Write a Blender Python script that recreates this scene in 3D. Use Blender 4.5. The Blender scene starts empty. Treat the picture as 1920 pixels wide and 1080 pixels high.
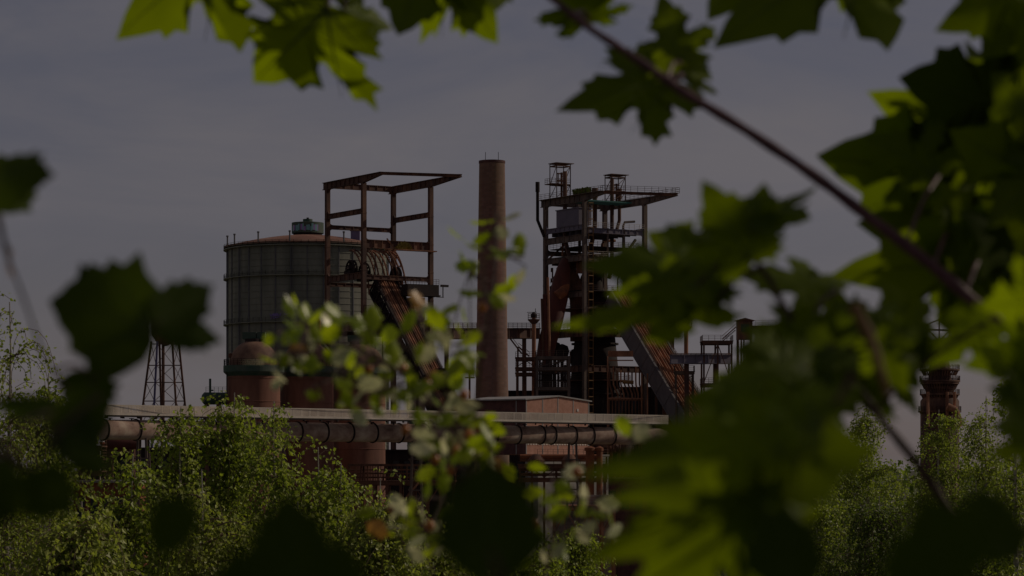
import bpy, math, random
from mathutils import Vector, Matrix, noise as mnoise
R = math.radians
V = Vector
random.seed(7)
S = bpy.context.scene
COL = S.collection

# ------------------------------------------------------------------ camera, sky, sun, exposure
FPX = 5000.0          # focal length in pixels of a 1920 px wide picture
CX, HY = 960.0, 880.0 # principal column, horizon row
CAMZ = 22.0           # eye height above the works yard
cd = bpy.data.cameras.new('camera')
cam = bpy.data.objects.new('camera', cd); COL.objects.link(cam)
cam.location = (0, 0, CAMZ); cam.rotation_euler = (R(90), 0, 0)
cd.sensor_width = 36; cd.lens = FPX / 1920 * 36
cd.shift_y = (HY - 540) / 1920
cd.clip_start = 0.05; cd.clip_end = 20000
cd.dof.use_dof = True; cd.dof.focus_distance = 520; cd.dof.aperture_fstop = 10.8
S.camera = cam

SUN_AZ, SUN_EL = R(75), R(30)     # clockwise from +Y (view direction), height
w = bpy.data.worlds.new('World'); S.world = w; w.use_nodes = True
nt = w.node_tree; nt.nodes.clear()
def wn(t, **k):
    n = nt.nodes.new(t)
    for a, b in k.items(): setattr(n, a, b)
    return n
sky = wn('ShaderNodeTexSky', sky_type='NISHITA', sun_disc=False, sun_elevation=SUN_EL, sun_rotation=SUN_AZ,
         altitude=100, air_density=1.0, dust_density=.7, ozone_density=3.0)
tc = wn('ShaderNodeTexCoord')
mp = wn('ShaderNodeMapping'); mp.inputs['Scale'].default_value = (6, 6, 20); mp.inputs['Location'].default_value = (1.7, 0, 2.3)
nz = wn('ShaderNodeTexNoise'); nz.inputs['Scale'].default_value = 1.0; nz.inputs['Detail'].default_value = 5; nz.inputs['Roughness'].default_value = .55
nz.inputs['Distortion'].default_value = .4
rp = wn('ShaderNodeValToRGB'); rp.color_ramp.elements[0].position = .38; rp.color_ramp.elements[1].position = .66
rp.color_ramp.elements[0].color = (.42, .42, .42, 1); rp.color_ramp.elements[1].color = (.96, .96, .96, 1)
mx = wn('ShaderNodeMix', data_type='RGBA')
mx.inputs['B'].default_value = (6.5, 6.05, 6.55, 1)
bg = wn('ShaderNodeBackground'); bg.inputs['Strength'].default_value = .05
out = wn('ShaderNodeOutputWorld')
L = nt.links.new
L(tc.outputs['Generated'], mp.inputs['Vector']); L(mp.outputs['Vector'], nz.inputs['Vector'])
L(nz.outputs['Fac'], rp.inputs['Fac']); L(rp.outputs['Color'], mx.inputs['Factor'])
tint = wn('ShaderNodeMix', data_type='RGBA', blend_type='MULTIPLY'); tint.inputs['Factor'].default_value = 1; tint.inputs['B'].default_value = (1.24, .93, 1.01, 1)
L(sky.outputs['Color'], tint.inputs['A']); L(tint.outputs['Result'], mx.inputs['A']); L(mx.outputs['Result'], bg.inputs['Color']); L(bg.outputs['Background'], out.inputs['Surface'])

sl = bpy.data.lights.new('sun', 'SUN'); sl.energy = 5.0; sl.angle = R(.5); sl.color = (1, .84, .66)
so = bpy.data.objects.new('sun', sl); COL.objects.link(so)
SD = V((math.sin(SUN_AZ) * math.cos(SUN_EL), math.cos(SUN_AZ) * math.cos(SUN_EL), math.sin(SUN_EL)))
so.rotation_euler = SD.to_track_quat('Z', 'Y').to_euler(); so.location = (60, 20, 120)
S.view_settings.view_transform = 'Standard'; S.view_settings.look = 'None'; S.view_settings.gamma = 1
S.view_settings.exposure = -1.35
S.render.engine = 'CYCLES'
S.cycles.use_denoising = True
S.cycles.max_bounces = 6; S.cycles.transparent_max_bounces = 4

# ------------------------------------------------------------------ helpers
def P(px, py, Y): return V(((px - CX) / FPX * Y, Y, CAMZ + (HY - py) / FPX * Y))
def X(px, Y): return (px - CX) / FPX * Y
def Z(py, Y): return CAMZ + (HY - py) / FPX * Y

ORG = {}
def tag(o, label, cat, group=None, kind=None):
    if label: o['label'] = label
    if cat: o['category'] = cat
    if group: o['group'] = group
    if kind: o['kind'] = kind
    return o
def thing(name, label, cat, loc, group=None):
    o = bpy.data.objects.new(name, None); COL.objects.link(o); o.location = loc; o.empty_display_size = .5
    ORG[o.name] = V(loc)
    return tag(o, label, cat, group)

class MB:
    def __init__(s): s.v = []; s.f = []; s.sm = []; s.mi = []
    def face(s, idx, sm=False, mi=0): s.f.append(tuple(idx)); s.sm.append(sm); s.mi.append(mi)
    def quad(s, a, b, c, d, sm=False, mi=0):
        k = len(s.v); s.v += [tuple(a), tuple(b), tuple(c), tuple(d)]; s.face((k, k+1, k+2, k+3), sm, mi)
    def prism(s, ring0, ring1, mi=0, cap=True):
        k = len(s.v); n = len(ring0); s.v += [tuple(p) for p in ring0] + [tuple(p) for p in ring1]
        for i in range(n): s.face((k+i, k+(i+1) % n, k+n+(i+1) % n, k+n+i), False, mi)
        if cap: s.face([k+n-1-i for i in range(n)], False, mi); s.face([k+n+i for i in range(n)], False, mi)
    def para(s, o, a, b, c, mi=0):
        o, a, b, c = V(o), V(a), V(b), V(c)
        s.prism([o, o+a, o+a+b, o+b], [o+c, o+a+c, o+a+b+c, o+b+c], mi)
    def box(s, x0, x1, y0, y1, z0, z1, mi=0): s.para((x0, y0, z0), (x1-x0, 0, 0), (0, y1-y0, 0), (0, 0, z1-z0), mi)
    def bar(s, p, q, w, h=None, up=(0, 0, 1), mi=0):
        p, q = V(p), V(q); h = h or w; d = q-p
        if d.length < 1e-6: return
        d.normalize(); up = V(up)
        if abs(d.dot(up)) > .98: up = V((0, 1, 0)) if abs(d.y) < .9 else V((1, 0, 0))
        a = d.cross(up).normalized(); b = a.cross(d).normalized()
        c = [a*w/2+b*h/2, -a*w/2+b*h/2, -a*w/2-b*h/2, a*w/2-b*h/2]
        s.prism([p+e for e in c], [q+e for e in c], mi)
    def tube(s, pts, r, n=8, cap=True, mi=0):
        pts = [V(p) for p in pts]; m = len(pts)
        rs = r if isinstance(r, (list, tuple)) else [r]*m
        k = len(s.v); ref = None
        for i, p in enumerate(pts):
            d = (pts[min(i+1, m-1)]-pts[max(i-1, 0)])
            d = d.normalized() if d.length > 1e-9 else V((0, 0, 1))
            if ref is None: ref = V((0, 0, 1)) if abs(d.z) < .9 else V((1, 0, 0))
            a = d.cross(ref).normalized(); b = a.cross(d).normalized(); ref = b
            for j in range(n):
                t = 2*math.pi*j/n; s.v.append(tuple(p+(a*math.cos(t)+b*math.sin(t))*rs[i]))
        for i in range(m-1):
            for j in range(n): s.face((k+i*n+j, k+i*n+(j+1) % n, k+(i+1)*n+(j+1) % n, k+(i+1)*n+j), True, mi)
        if cap:
            s.face([k+j for j in range(n)][::-1], False, mi); s.face([k+(m-1)*n+j for j in range(n)], False, mi)
    def lathe(s, c, prof, n=48, a0=0, a1=360, mi=0, sm=True):
        c = V(c); k = len(s.v); full = abs(a1-a0) >= 359.9; m = n if full else n+1
        for (r, z) in prof:
            for j in range(m):
                t = R(a0+(a1-a0)*j/n); s.v.append((c.x+r*math.cos(t), c.y+r*math.sin(t), c.z+z))
        for i in range(len(prof)-1):
            for j in range(n):
                j2 = (j+1) % m
                s.face((k+i*m+j, k+i*m+j2, k+(i+1)*m+j2, k+(i+1)*m+j), sm, mi)
    def build(s, name, mats, parent=None, loc=None, sharp=40):
        if not isinstance(mats, (list, tuple)): mats = [mats]
        o0 = ORG[parent.name] if parent is not None else V(loc if loc is not None else (0, 0, 0))
        me = bpy.data.meshes.new(name)
        me.from_pydata([(a-o0.x, b-o0.y, c-o0.z) for a, b, c in s.v], [], s.f)
        for m in mats: me.materials.append(m)
        me.polygons.foreach_set('use_smooth', s.sm); me.polygons.foreach_set('material_index', s.mi)
        me.update()
        if any(s.sm): me.set_sharp_from_angle(angle=R(sharp))
        o = bpy.data.objects.new(name, me); COL.objects.link(o)
        if parent is not None: o.parent = parent
        else: o.location = o0
        ORG[o.name] = o0
        return o
    def rail(s, pts, h=1.15, step=1.6, r=.07, n=3):
        pts = [V(p) for p in pts]
        for a, b in zip(pts, pts[1:]):
            m = max(1, round((b-a).length/step))
            for i in range(m+1):
                p = a.lerp(b, i/m); s.bar(p, p+V((0, 0, h)), r)
            for k in range(n):
                z = h*(k+1)/n; s.bar(a+V((0, 0, z)), b+V((0, 0, z)), r*.8)

# ------------------------------------------------------------------ materials
def mat(name, c1, c2=None, scale=.4, rough=.8, stretch=(1, 1, 1), lo=.35, hi=.65, metal=0, bump=0, c3=None, spec=.3, fine=0):
    m = bpy.data.materials.new(name); m.use_nodes = True; t = m.node_tree; b = t.nodes['Principled BSDF']
    b.inputs['Roughness'].default_value = rough; b.inputs['Metallic'].default_value = metal
    b.inputs['Specular IOR Level'].default_value = spec; b.inputs['Diffuse Roughness'].default_value = 1.0
    if c2 is None: b.inputs['Base Color'].default_value = (*c1, 1); return m
    tcn = t.nodes.new('ShaderNodeTexCoord'); mpn = t.nodes.new('ShaderNodeMapping'); mpn.inputs['Scale'].default_value = stretch
    n = t.nodes.new('ShaderNodeTexNoise'); n.inputs['Scale'].default_value = scale; n.inputs['Detail'].default_value = 9; n.inputs['Roughness'].default_value = .65
    r = t.nodes.new('ShaderNodeValToRGB'); e = r.color_ramp.elements
    e[0].position = lo; e[0].color = (*c1, 1); e[1].position = hi; e[1].color = (*c2, 1)
    if c3: x = e.new((lo+hi)/2); x.color = (*c3, 1)
    t.links.new(tcn.outputs['Object'], mpn.inputs['Vector']); t.links.new(mpn.outputs['Vector'], n.inputs['Vector'])
    t.links.new(n.outputs['Fac'], r.inputs['Fac']); t.links.new(r.outputs['Color'], b.inputs['Base Color'])
    if bump:
        bn = t.nodes.new('ShaderNodeBump'); bn.inputs['Strength'].default_value = bump; bn.inputs['Distance'].default_value = .05
        t.links.new(n.outputs['Fac'], bn.inputs['Height']); t.links.new(bn.outputs['Normal'], b.inputs['Normal'])
    return m
def leafmat(name, c1, c2, trans, mixf=.45, rough=.45, per='Object', spec=.4):
    m = bpy.data.materials.new(name); m.use_nodes = True; t = m.node_tree; b = t.nodes['Principled BSDF']; o = t.nodes['Material Output']
    b.inputs['Roughness'].default_value = rough; b.inputs['Specular IOR Level'].default_value = spec
    if per == 'Object': rnd = t.nodes.new('ShaderNodeObjectInfo').outputs['Random']
    else: rnd = t.nodes.new('ShaderNodeNewGeometry').outputs['Random Per Island']
    r = t.nodes.new('ShaderNodeMix'); r.data_type = 'RGBA'
    r.inputs['A'].default_value = (*c1, 1); r.inputs['B'].default_value = (*c2, 1)
    t.links.new(rnd, r.inputs['Factor']); t.links.new(r.outputs['Result'], b.inputs['Base Color'])
    if per == 'Object':
        tcn = t.nodes.new('ShaderNodeTexCoord'); nn = t.nodes.new('ShaderNodeTexNoise'); nn.inputs['Scale'].default_value = 4.5; nn.inputs['Detail'].default_value = 6
        rr = t.nodes.new('ShaderNodeMapRange'); rr.inputs['From Min'].default_value = .3; rr.inputs['From Max'].default_value = .7; rr.inputs['To Min'].default_value = -.35; rr.inputs['To Max'].default_value = .35
        ad = t.nodes.new('ShaderNodeMath'); ad.operation = 'ADD'; ad.use_clamp = True
        t.links.new(tcn.outputs['Object'], nn.inputs['Vector']); t.links.new(nn.outputs['Fac'], rr.inputs['Value']); t.links.new(rr.outputs['Result'], ad.inputs[0]); t.links.new(rnd, ad.inputs[1]); rnd = ad.outputs[0]
        t.links.new(rnd, r.inputs['Factor'])
    tr = t.nodes.new('ShaderNodeBsdfTranslucent'); r2 = t.nodes.new('ShaderNodeMix'); r2.data_type = 'RGBA'
    r2.inputs['A'].default_value = (trans[0]*.7, trans[1]*.75, trans[2], 1); r2.inputs['B'].default_value = (*trans, 1)
    t.links.new(rnd, r2.inputs['Factor']); t.links.new(r2.outputs['Result'], tr.inputs['Color'])
    ms = t.nodes.new('ShaderNodeMixShader'); ms.inputs['Fac'].default_value = mixf
    t.links.new(b.outputs['BSDF'], ms.inputs[1]); t.links.new(tr.outputs['BSDF'], ms.inputs[2]); t.links.new(ms.outputs['Shader'], o.inputs['Surface'])
    return m
M = {}
M['steel'] = mat('dark_steel', (.045, .025, .025), (.30, .15, .085), .35, .8, (1, 1, .35), .3, .72, c3=(.13, .062, .044))
M['steel2'] = mat('grey_steel', (.08, .062, .06), (.28, .19, .14), .35, .8, (1, 1, .3), .35, .75)
M['rust'] = mat('rust', (.15, .065, .04), (.56, .28, .16), .5, .85, (1, 1, .4), .3, .7, c3=(.32, .14, .075))
M['rustdark'] = mat('rust_dark', (.06, .027, .02), (.26, .115, .065), .5, .85, (1, 1, .4), .3, .7)
M['redpipe'] = mat('red_lead', (.06, .016, .014), (.18, .045, .026), .3, .7, (1, 1, .5), .3, .75)
M['black'] = mat('soot', (.018, .013, .015), (.05, .03, .028), .4, .9, lo=.3, hi=.7)
M['gas'] = mat('gasholder_paint', (.15, .15, .12), (.275, .27, .215), .22, .75, (1, 1, .18), .3, .62, c3=(.21, .21, .168))
M['gasrib'] = mat('gasholder_rib', (.12, .115, .135), (.18, .175, .175), .3, .7)
M['gasroof'] = mat('gasholder_roof', (.17, .075, .05), (.36, .22, .16), .12, .85, lo=.3, hi=.75, c3=(.24, .11, .075))
M['green'] = mat('green_paint', (.035, .085, .06), (.10, .12, .09), .5, .7, lo=.35, hi=.7)
M['greylight'] = mat('pale_galvanised', (.6, .54, .47), (.76, .69, .6), .6, .6)
M['violet'] = mat('violet_sheet', (.13, .11, .22), (.17, .15, .27), .3, .6)
M['stove'] = mat('stove_plate', (.15, .062, .042), (.34, .16, .105), .25, .85, (1, 1, .25), .3, .7, c3=(.24, .105, .068))
M['stovedome'] = mat('stove_dome', (.12, .055, .04), (.32, .19, .12), .3, .8, lo=.3, hi=.7)
M['bigpipe'] = mat('gas_main_paint', (.19, .10, .075), (.62, .50, .39), .55, .8, (.5, 1, 1), .28, .66, c3=(.43, .29, .22), bump=.3)
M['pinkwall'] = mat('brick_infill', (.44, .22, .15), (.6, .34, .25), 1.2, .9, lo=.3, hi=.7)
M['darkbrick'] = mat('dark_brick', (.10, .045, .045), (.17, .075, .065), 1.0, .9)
M['greymetal'] = mat('roof_sheet', (.30, .29, .28), (.4, .38, .36), .8, .6)
M['yellow'] = mat('yellow_ladder', (.32, .17, .05), (.2, .1, .04), .8, .7)
M['orange'] = mat('orange_steel', (.34, .11, .04), (.16, .06, .03), .6, .8)
M['panelgrey'] = mat('hoist_panel', (.12, .105, .115), (.19, .165, .165), .3, .7, (1, 1, .4))
M['tealnet'] = mat('teal_netting', (.04, .16, .15), (.07, .24, .21), .6, .8)
M['white'] = mat('white_paint', (.72, .7, .68), (.6, .58, .55), 1, .6)
M['redpaint'] = mat('red_paint', (.5, .05, .03))
M['concrete'] = mat('concrete', (.24, .22, .2), (.36, .33, .3), .5, .9)
M['cabin'] = mat('grey_cabin', (.16, .14, .19), (.2, .175, .22), .4, .7)
M['purple'] = mat('spray_purple', (.30, .22, .48)); M['aqua'] = mat('spray_aqua', (.20, .42, .44)); M['pale'] = mat('spray_pale', (.55, .5, .6))
M['twig'] = mat('twig_bark', (.05, .022, .022), (.10, .05, .04), 40, .7)
M['twigpurple'] = mat('purple_bark', (.10, .04, .055), (.19, .085, .10), 40, .5)
M['twigbrown'] = mat('brown_stalk', (.22, .11, .04), (.30, .17, .07), 30, .7)
M['birchbark'] = mat('birch_bark', (.46, .42, .37), (.12, .09, .075), 2.2, .85, (1, 1, 3.0), .5, .72)
M['limb'] = mat('limb_bark', (.12, .075, .055), (.22, .15, .11), 3, .85)
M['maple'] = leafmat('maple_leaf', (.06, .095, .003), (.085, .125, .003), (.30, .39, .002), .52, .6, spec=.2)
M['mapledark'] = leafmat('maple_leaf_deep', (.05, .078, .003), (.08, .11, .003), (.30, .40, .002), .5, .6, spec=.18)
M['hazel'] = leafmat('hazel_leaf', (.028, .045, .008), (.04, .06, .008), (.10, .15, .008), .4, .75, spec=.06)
M['vein'] = mat('leaf_vein', (.09, .13, .02))
M['haw'] = leafmat('hawthorn_leaf', (.12, .18, .008), (.2, .26, .015), (.6, .74, .01), .5, .35, spec=.5)
M['hawpalesun'] = leafmat('hawthorn_leaf_pale_sunlit', (.6, .6, .3), (.76, .74, .45), (.75, .76, .35), .4, .3, spec=.6)  # sunlit gloss put into the leaf colour, along with pale undersides
M['hawrust'] = leafmat('hawthorn_leaf_rusty', (.26, .12, .03), (.36, .2, .04), (.45, .22, .03), .4, .4)
M['berry'] = mat('berry_skin', (.55, .15, .04), (.6, .28, .08), 60, .35, spec=.5)
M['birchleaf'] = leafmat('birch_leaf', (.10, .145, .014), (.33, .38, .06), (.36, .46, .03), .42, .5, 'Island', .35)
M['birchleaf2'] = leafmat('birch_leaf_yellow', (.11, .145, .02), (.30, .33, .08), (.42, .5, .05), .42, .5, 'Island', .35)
M['shrub_shadeleaf'] = leafmat('shrub_and_shaded_birch_leaf', (.05, .085, .014), (.095, .13, .022), (.2, .28, .02), .4, .5, 'Island', .35)  # scrub green, also the painted shade on the lower right birches
M['drygrass'] = mat('dry_grass_tuft', (.20, .15, .03), (.34, .26, .06), 2, .9)
M['glass'] = mat('dark_glass', (.03, .035, .04), rough=.15)
def brickmat(name, a, b, mortar, scale):
    m = bpy.data.materials.new(name); m.use_nodes = True; t = m.node_tree; bs = t.nodes['Principled BSDF']; bs.inputs['Roughness'].default_value = .9; bs.inputs['Diffuse Roughness'].default_value = 1.0
    tcn = t.nodes.new('ShaderNodeTexCoord'); br = t.nodes.new('ShaderNodeTexBrick')
    br.inputs['Color1'].default_value = (*a, 1); br.inputs['Color2'].default_value = (*b, 1); br.inputs['Mortar'].default_value = (*mortar, 1)
    br.inputs['Scale'].default_value = 1; br.inputs['Brick Width'].default_value = scale*2.2; br.inputs['Row Height'].default_value = scale; br.inputs['Mortar Size'].default_value = .03
    n = t.nodes.new('ShaderNodeTexNoise'); n.inputs['Scale'].default_value = .45; n.inputs['Detail'].default_value = 9; vm = t.nodes.new('ShaderNodeMapping'); vm.inputs['Scale'].default_value = (1, 1, .12)
    mm = t.nodes.new('ShaderNodeMix'); mm.data_type = 'RGBA'; mm.blend_type = 'MULTIPLY'; mm.inputs['Factor'].default_value = .55
    sx = t.nodes.new('ShaderNodeSeparateXYZ'); cx = t.nodes.new('ShaderNodeCombineXYZ'); at = t.nodes.new('ShaderNodeMath'); at.operation = 'ARCTAN2'
    ml = t.nodes.new('ShaderNodeMath'); ml.operation = 'MULTIPLY'; ml.inputs[1].default_value = 2.9
    k = t.links.new
    k(tcn.outputs['Object'], sx.inputs[0]); k(sx.outputs['X'], at.inputs[0]); k(sx.outputs['Y'], at.inputs[1]); k(at.outputs[0], ml.inputs[0])
    k(ml.outputs[0], cx.inputs['X']); k(sx.outputs['Z'], cx.inputs['Y']); k(cx.outputs[0], br.inputs['Vector'])
    k(tcn.outputs['Object'], vm.inputs['Vector']); k(vm.outputs['Vector'], n.inputs['Vector']); k(br.outputs['Color'], mm.inputs['A']); k(n.outputs['Color'], mm.inputs['B'])
    k(mm.outputs['Result'], bs.inputs['Base Color'])
    return m
M['chimney'] = brickmat('chimney_brick', (.37, .205, .14), (.29, .15, .10), (.28, .185, .14), .55)

# ------------------------------------------------------------------ ground
def gz(x, y):
    t = min(1, max(0, (y-2)/130)); h = 20.2*(1-t*t*(3-2*t))
    t2 = min(1, max(0, (y-900)/2500)); h += 14*t2*t2
    return h + .25*mnoise.noise(V((x*.03, y*.03, 0)))
g = MB()
ys = [-400, -150, -60, -20, -8, -3] + [i*3 for i in range(0, 12)] + [36+i*7 for i in range(1, 18)] + [170, 220, 300, 400, 520, 700, 900, 1200, 1600, 2200, 3200, 5000, 8000, 14000]
xs = sorted(set([0]+[s*v for v in (3, 6, 10, 15, 22, 30, 40, 55, 75, 100, 140, 200, 300, 450, 700, 1100, 1800, 3000, 6000, 10000) for s in (1, -1)]))
for y in ys:
    for x in xs: g.v.append((x, y, gz(x, y)-.02))
nx = len(xs)
for j in range(len(ys)-1):
    for i in range(nx-1): g.face((j*nx+i, j*nx+i+1, (j+1)*nx+i+1, (j+1)*nx+i), True)
ground = g.build('ground', mat('ground_cover', (.035, .045, .018), (.11, .085, .055), .25, .95, lo=.35, hi=.65, c3=(.06, .06, .03)))
ground['kind'] = 'structure'

# ------------------------------------------------------------------ gasholder
D = 750.0; gc = P(577, HY, D); gr = 150/FPX*D; g0 = V((gc.x, gc.y, 0)); zt = Z(466, D-gr*.0)
GH = thing('gasholder', 'huge grey green disc gasholder with ringed galleries and rusty domed roof', 'gasholder', g0)
zr = zt
b = MB(); b.lathe(g0, [(gr, 0), (gr, zr)], 96)
for i in range(46):
    z = zr-1.0-i*1.75
    if z > 1: b.lathe(g0, [(gr, z-.09), (gr+.12, z-.08), (gr+.12, z+.08), (gr, z+.09)], 96, sm=False)
b.build('shell', M['gas'], GH)
b = MB()
for i in range(32):
    t = R(i*360/32+4); d = V((math.cos(t), math.sin(t), 0)); p = g0+d*(gr+.1)
    b.bar(p+V((0, 0, .5)), p+V((0, 0, zr-.4)), .24, .4, up=(d.x, d.y, 0))
b.build('rib_frame', M['gasrib'], GH)
b = MB(); b.lathe(g0, [(gr+.9, zr-.2), (gr+.9, zr+.25), (gr-.6, zr+.35)] + [(gr*f, zr+.4+3.4*(1-f**1.7)) for f in (.95, .85, .7, .55, .4, .25, .12)]+[(.01, zr+3.8)], 96)
b.build('roof', M['gasroof'], GH)
def ring_gallery(py, name='gallery', wd=1.1):
    z = Z(py, D-gr*.3); m = MB()
    m.lathe(g0, [(gr+.1, z-.25), (gr+wd, z-.2), (gr+wd, z+.05), (gr+.1, z+.05)], 96, sm=False)
    o = m.build(name, M['gas'], GH); r = MB()
    pts = [g0+V((math.cos(R(a))*(gr+wd-.1), math.sin(R(a))*(gr+wd-.1), z+.05)) for a in range(0, 361, 5)]
    r.rail(pts, 1.2, 3.0, .09); r.build('railing', M['gas'], o)
for px in (463, 560, 627):
    a = math.asin((px-577)/150.0); d = V((math.sin(a), -math.cos(a), 0)); e = V((math.cos(a), math.sin(a), 0)); p = g0+d*(gr+.55); mb = MB()
    for k in (-.3, .3): mb.bar(p+e*k+V((0, 0, 4)), p+e*k+V((0, 0, zr)), .1)
    z = 4
    while z < zr: mb.bar(p-e*.3+V((0, 0, z)), p+e*.3+V((0, 0, z)), .08); z += .7
    mb.build('ladder', M['gasrib'], GH)
ring_gallery(466.5); ring_gallery(522); ring_gallery(608)
cz = Z(441, D); cr = 30/FPX*D
b = MB(); b.lathe(g0, [(cr*.9, cz-.8), (cr*.9, cz+.6)], 48); cup = b.build('cupola', M['black'], GH)
b = MB(); b.lathe(g0, [(cr, cz+.45), (cr, Z(418, D)), (cr*.55, Z(416.5, D)), (cr*.3, Z(416, D)), (cr*.3, Z(411, D)), (0.01, Z(410, D))], 48); b.build('drum', M['green'], cup)
b = MB(); b.tube([g0+V((0, 0, Z(411, D))), g0+V((0, 0, Z(408, D)))], .35); b.build('vent_cap', M['black'], cup)
b = MB(); rng = random.Random(3)
for k in range(16):
    a = 205+k*7+rng.uniform(-2, 2); z0 = cz+.9+rng.uniform(0, .3); b.lathe(g0, [(cr+.05, z0), (cr+.05, z0+rng.uniform(1.0, 1.9))], 3, a, a+rng.uniform(5, 8), mi=rng.choice([0, 0, 1, 2, 1] if k < 9 else [1, 2, 1]))
b.build('graffiti', [M['pale'], M['aqua'], M['purple']], cup)
for a in (196, 212, 238, 262, 300):
    b = MB(); p = g0+V((math.cos(R(a))*(gr+.3), math.sin(R(a))*(gr+.3), zr)); b.tube([p, p+V((0, 0, 2.9))], .22, 8); b.tube([p+V((0, 0, 2.7)), p+V((0, 0, 3.1))], .34, 8); b.build('vent_post', M['gasrib'], GH)
# violet scrawl low on the shell
b = MB()
def scrawl(x0, x1, y0, y1, seed):
    rg = random.Random(seed); pts = []
    for i in range(14):
        px = x0+(x1-x0)*i/13; py = rg.uniform(y0, y1); a = math.asin(max(-1, min(1, (px-577)/150.0)))
        pts.append(g0+V((math.sin(a)*(gr+.35), -math.cos(a)*(gr+.35), Z(py, D-gr*.9))))
    b.tube(pts, .13, 5)
scrawl(520, 540, 588, 594, 1); scrawl(521, 538, 593, 599, 2); scrawl(546, 566, 588, 592, 3); scrawl(583, 590, 588, 593, 4); scrawl(524, 536, 587, 597, 9)
b.build('graffiti', M['purple'], GH)
# violet lift shaft beside the gasholder
Y = D-gr-3+16
b = MB(); x0, x1 = X(657.5, Y), X(674.5, Y); b.box(x0, x1, Y, Y+2.6, 0, Z(432, Y))
LS = thing('lift_shaft', 'violet sheet metal lift shaft standing against the gasholder', 'lift shaft', V(((x0+x1)/2, Y, 0)))
b.build('shaft', M['violet'], LS)
b = MB()
for i in range(12): z = 8+i*5.5; b.box(x0-.08, x1+.08, Y-.08, Y, z, z+.15)
b.build('panel_joint', M['black'], LS)
b = MB(); b.box(x0-.3, x1+.3, Y-.3, Y+2.9, Z(432, Y), Z(430, Y)); b.build('cap', M['cabin'], LS)
for px in (637, 646, 692):  # bars added to imitate sunlit ribs, brightness is in their pale colour
    b = MB(); b.tube([P(px, 900, Y+6), P(px, 470, Y+6)], .35, 8); tag(b.build('riser_pipe', M['greylight'], None, P(px, 900, Y+6)), 'thin pale bar imitating a sunlit rib of the gasholder', 'pipe', 'pale bars imitating sunlit gasholder ribs')

# ------------------------------------------------------------------ headframes (two alike)
TH = R(31.8); U = V((math.sin(TH), -math.cos(TH), 0)); W = V((math.cos(TH), math.sin(TH), 0)); SP = 17.1
class Fr:
    def __init__(s, bx, by): s.B = V((bx, by, 0)); s.A = s.B-U*SP
    def __call__(s, a, b, z): return s.A+W*a+U*b+V((0, 0, CAMZ+z))
def girder(mb, p, q, d0, d1, wd=.5, top=True, rib=1.9, fl=.12):
    """plate girder whose top edge runs p to q, depth d0 to d1, with flanges and stiffeners"""
    p, q = V(p), V(q); d = (q-p); Lg = d.length; d.normalize(); n = d.cross(V((0, 0, 1))).normalized()
    dz = V((0, 0, 1)); w2 = wd/2
    mb.prism([p-dz*fl-n*.1, p-dz*fl+n*.1, p-dz*d0+n*.1, p-dz*d0-n*.1], [q-dz*fl-n*.1, q-dz*fl+n*.1, q-dz*d1+n*.1, q-dz*d1-n*.1])
    mb.prism([p-n*w2, p+n*w2, p-dz*fl+n*w2, p-dz*fl-n*w2], [q-n*w2, q+n*w2, q-dz*fl+n*w2, q-dz*fl-n*w2])
    mb.prism([p-dz*d0-n*w2, p-dz*d0+n*w2, p-dz*(d0+fl)+n*w2, p-dz*(d0+fl)-n*w2], [q-dz*d1-n*w2, q-dz*d1+n*w2, q-dz*(d1+fl)+n*w2, q-dz*(d1+fl)-n*w2])
    m = max(1, int(Lg/rib))
    for i in range(1, m):
        t = i/m; c = p.lerp(q, t); dd = d0+(d1-d0)*t
        mb.para(c-d*.06-n*(w2-.03)-dz*(dd), d*.12, n*(wd-.06), dz*(dd-fl))
def haunch(mb, c, d, z, s=1.1, wd=.4, up=-1):
    """curved corner plate at post face c (xy), direction d along beam, at height z"""
    c = V((c.x, c.y, 0)); n = d.cross(V((0, 0, 1))).normalized()*wd/2; ring = [V((0, 0))]
    for i in range(6): a = R(90*i/5); ring.append(V((s*(1-math.sin(a)), s*(1-math.cos(a)))))
    pts = [c+d*r.x+V((0, 0, z+up*r.y)) for r in ring]
    mb.prism([p-n for p in pts], [p+n for p in pts])
def post(fr, a, b, root, zt, m='steel', wd=.95):
    mb = MB(); c = fr(a, b, 0); h = wd/2
    # box column with flange plates proud of the web so it reads as riveted plate work
    for (dx, dy, ex, ey) in ((-h, -h, wd, .14), (-h, h-.14, wd, .14), (-h+.1, -h+.14, .14, wd-.28), (h-.24, -h+.14, .14, wd-.28)):
        o = c+W*dx+U*dy; o.z = 0; mb.para(o, W*ex, U*ey, V((0, 0, CAMZ+zt)))
    z = 3
    while z < CAMZ+zt-1: mb.para(V((c.x, c.y, 0))-W*(h+.03)-U*(h+.03)+V((0, 0, z)), W*(wd+.06), U*(wd+.06), V((0, 0, .25))); z += 6.3
    mb.build('post', M[m], root)
T1 = Fr(X(682, 590), 590.0)
H1 = thing('headframe', 'bare rusty steel headframe open at the top, left of the brick chimney', 'headframe', V((T1.A.x, T1.A.y, 0)), 'blast furnace headframes')
top = 65.1
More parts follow.
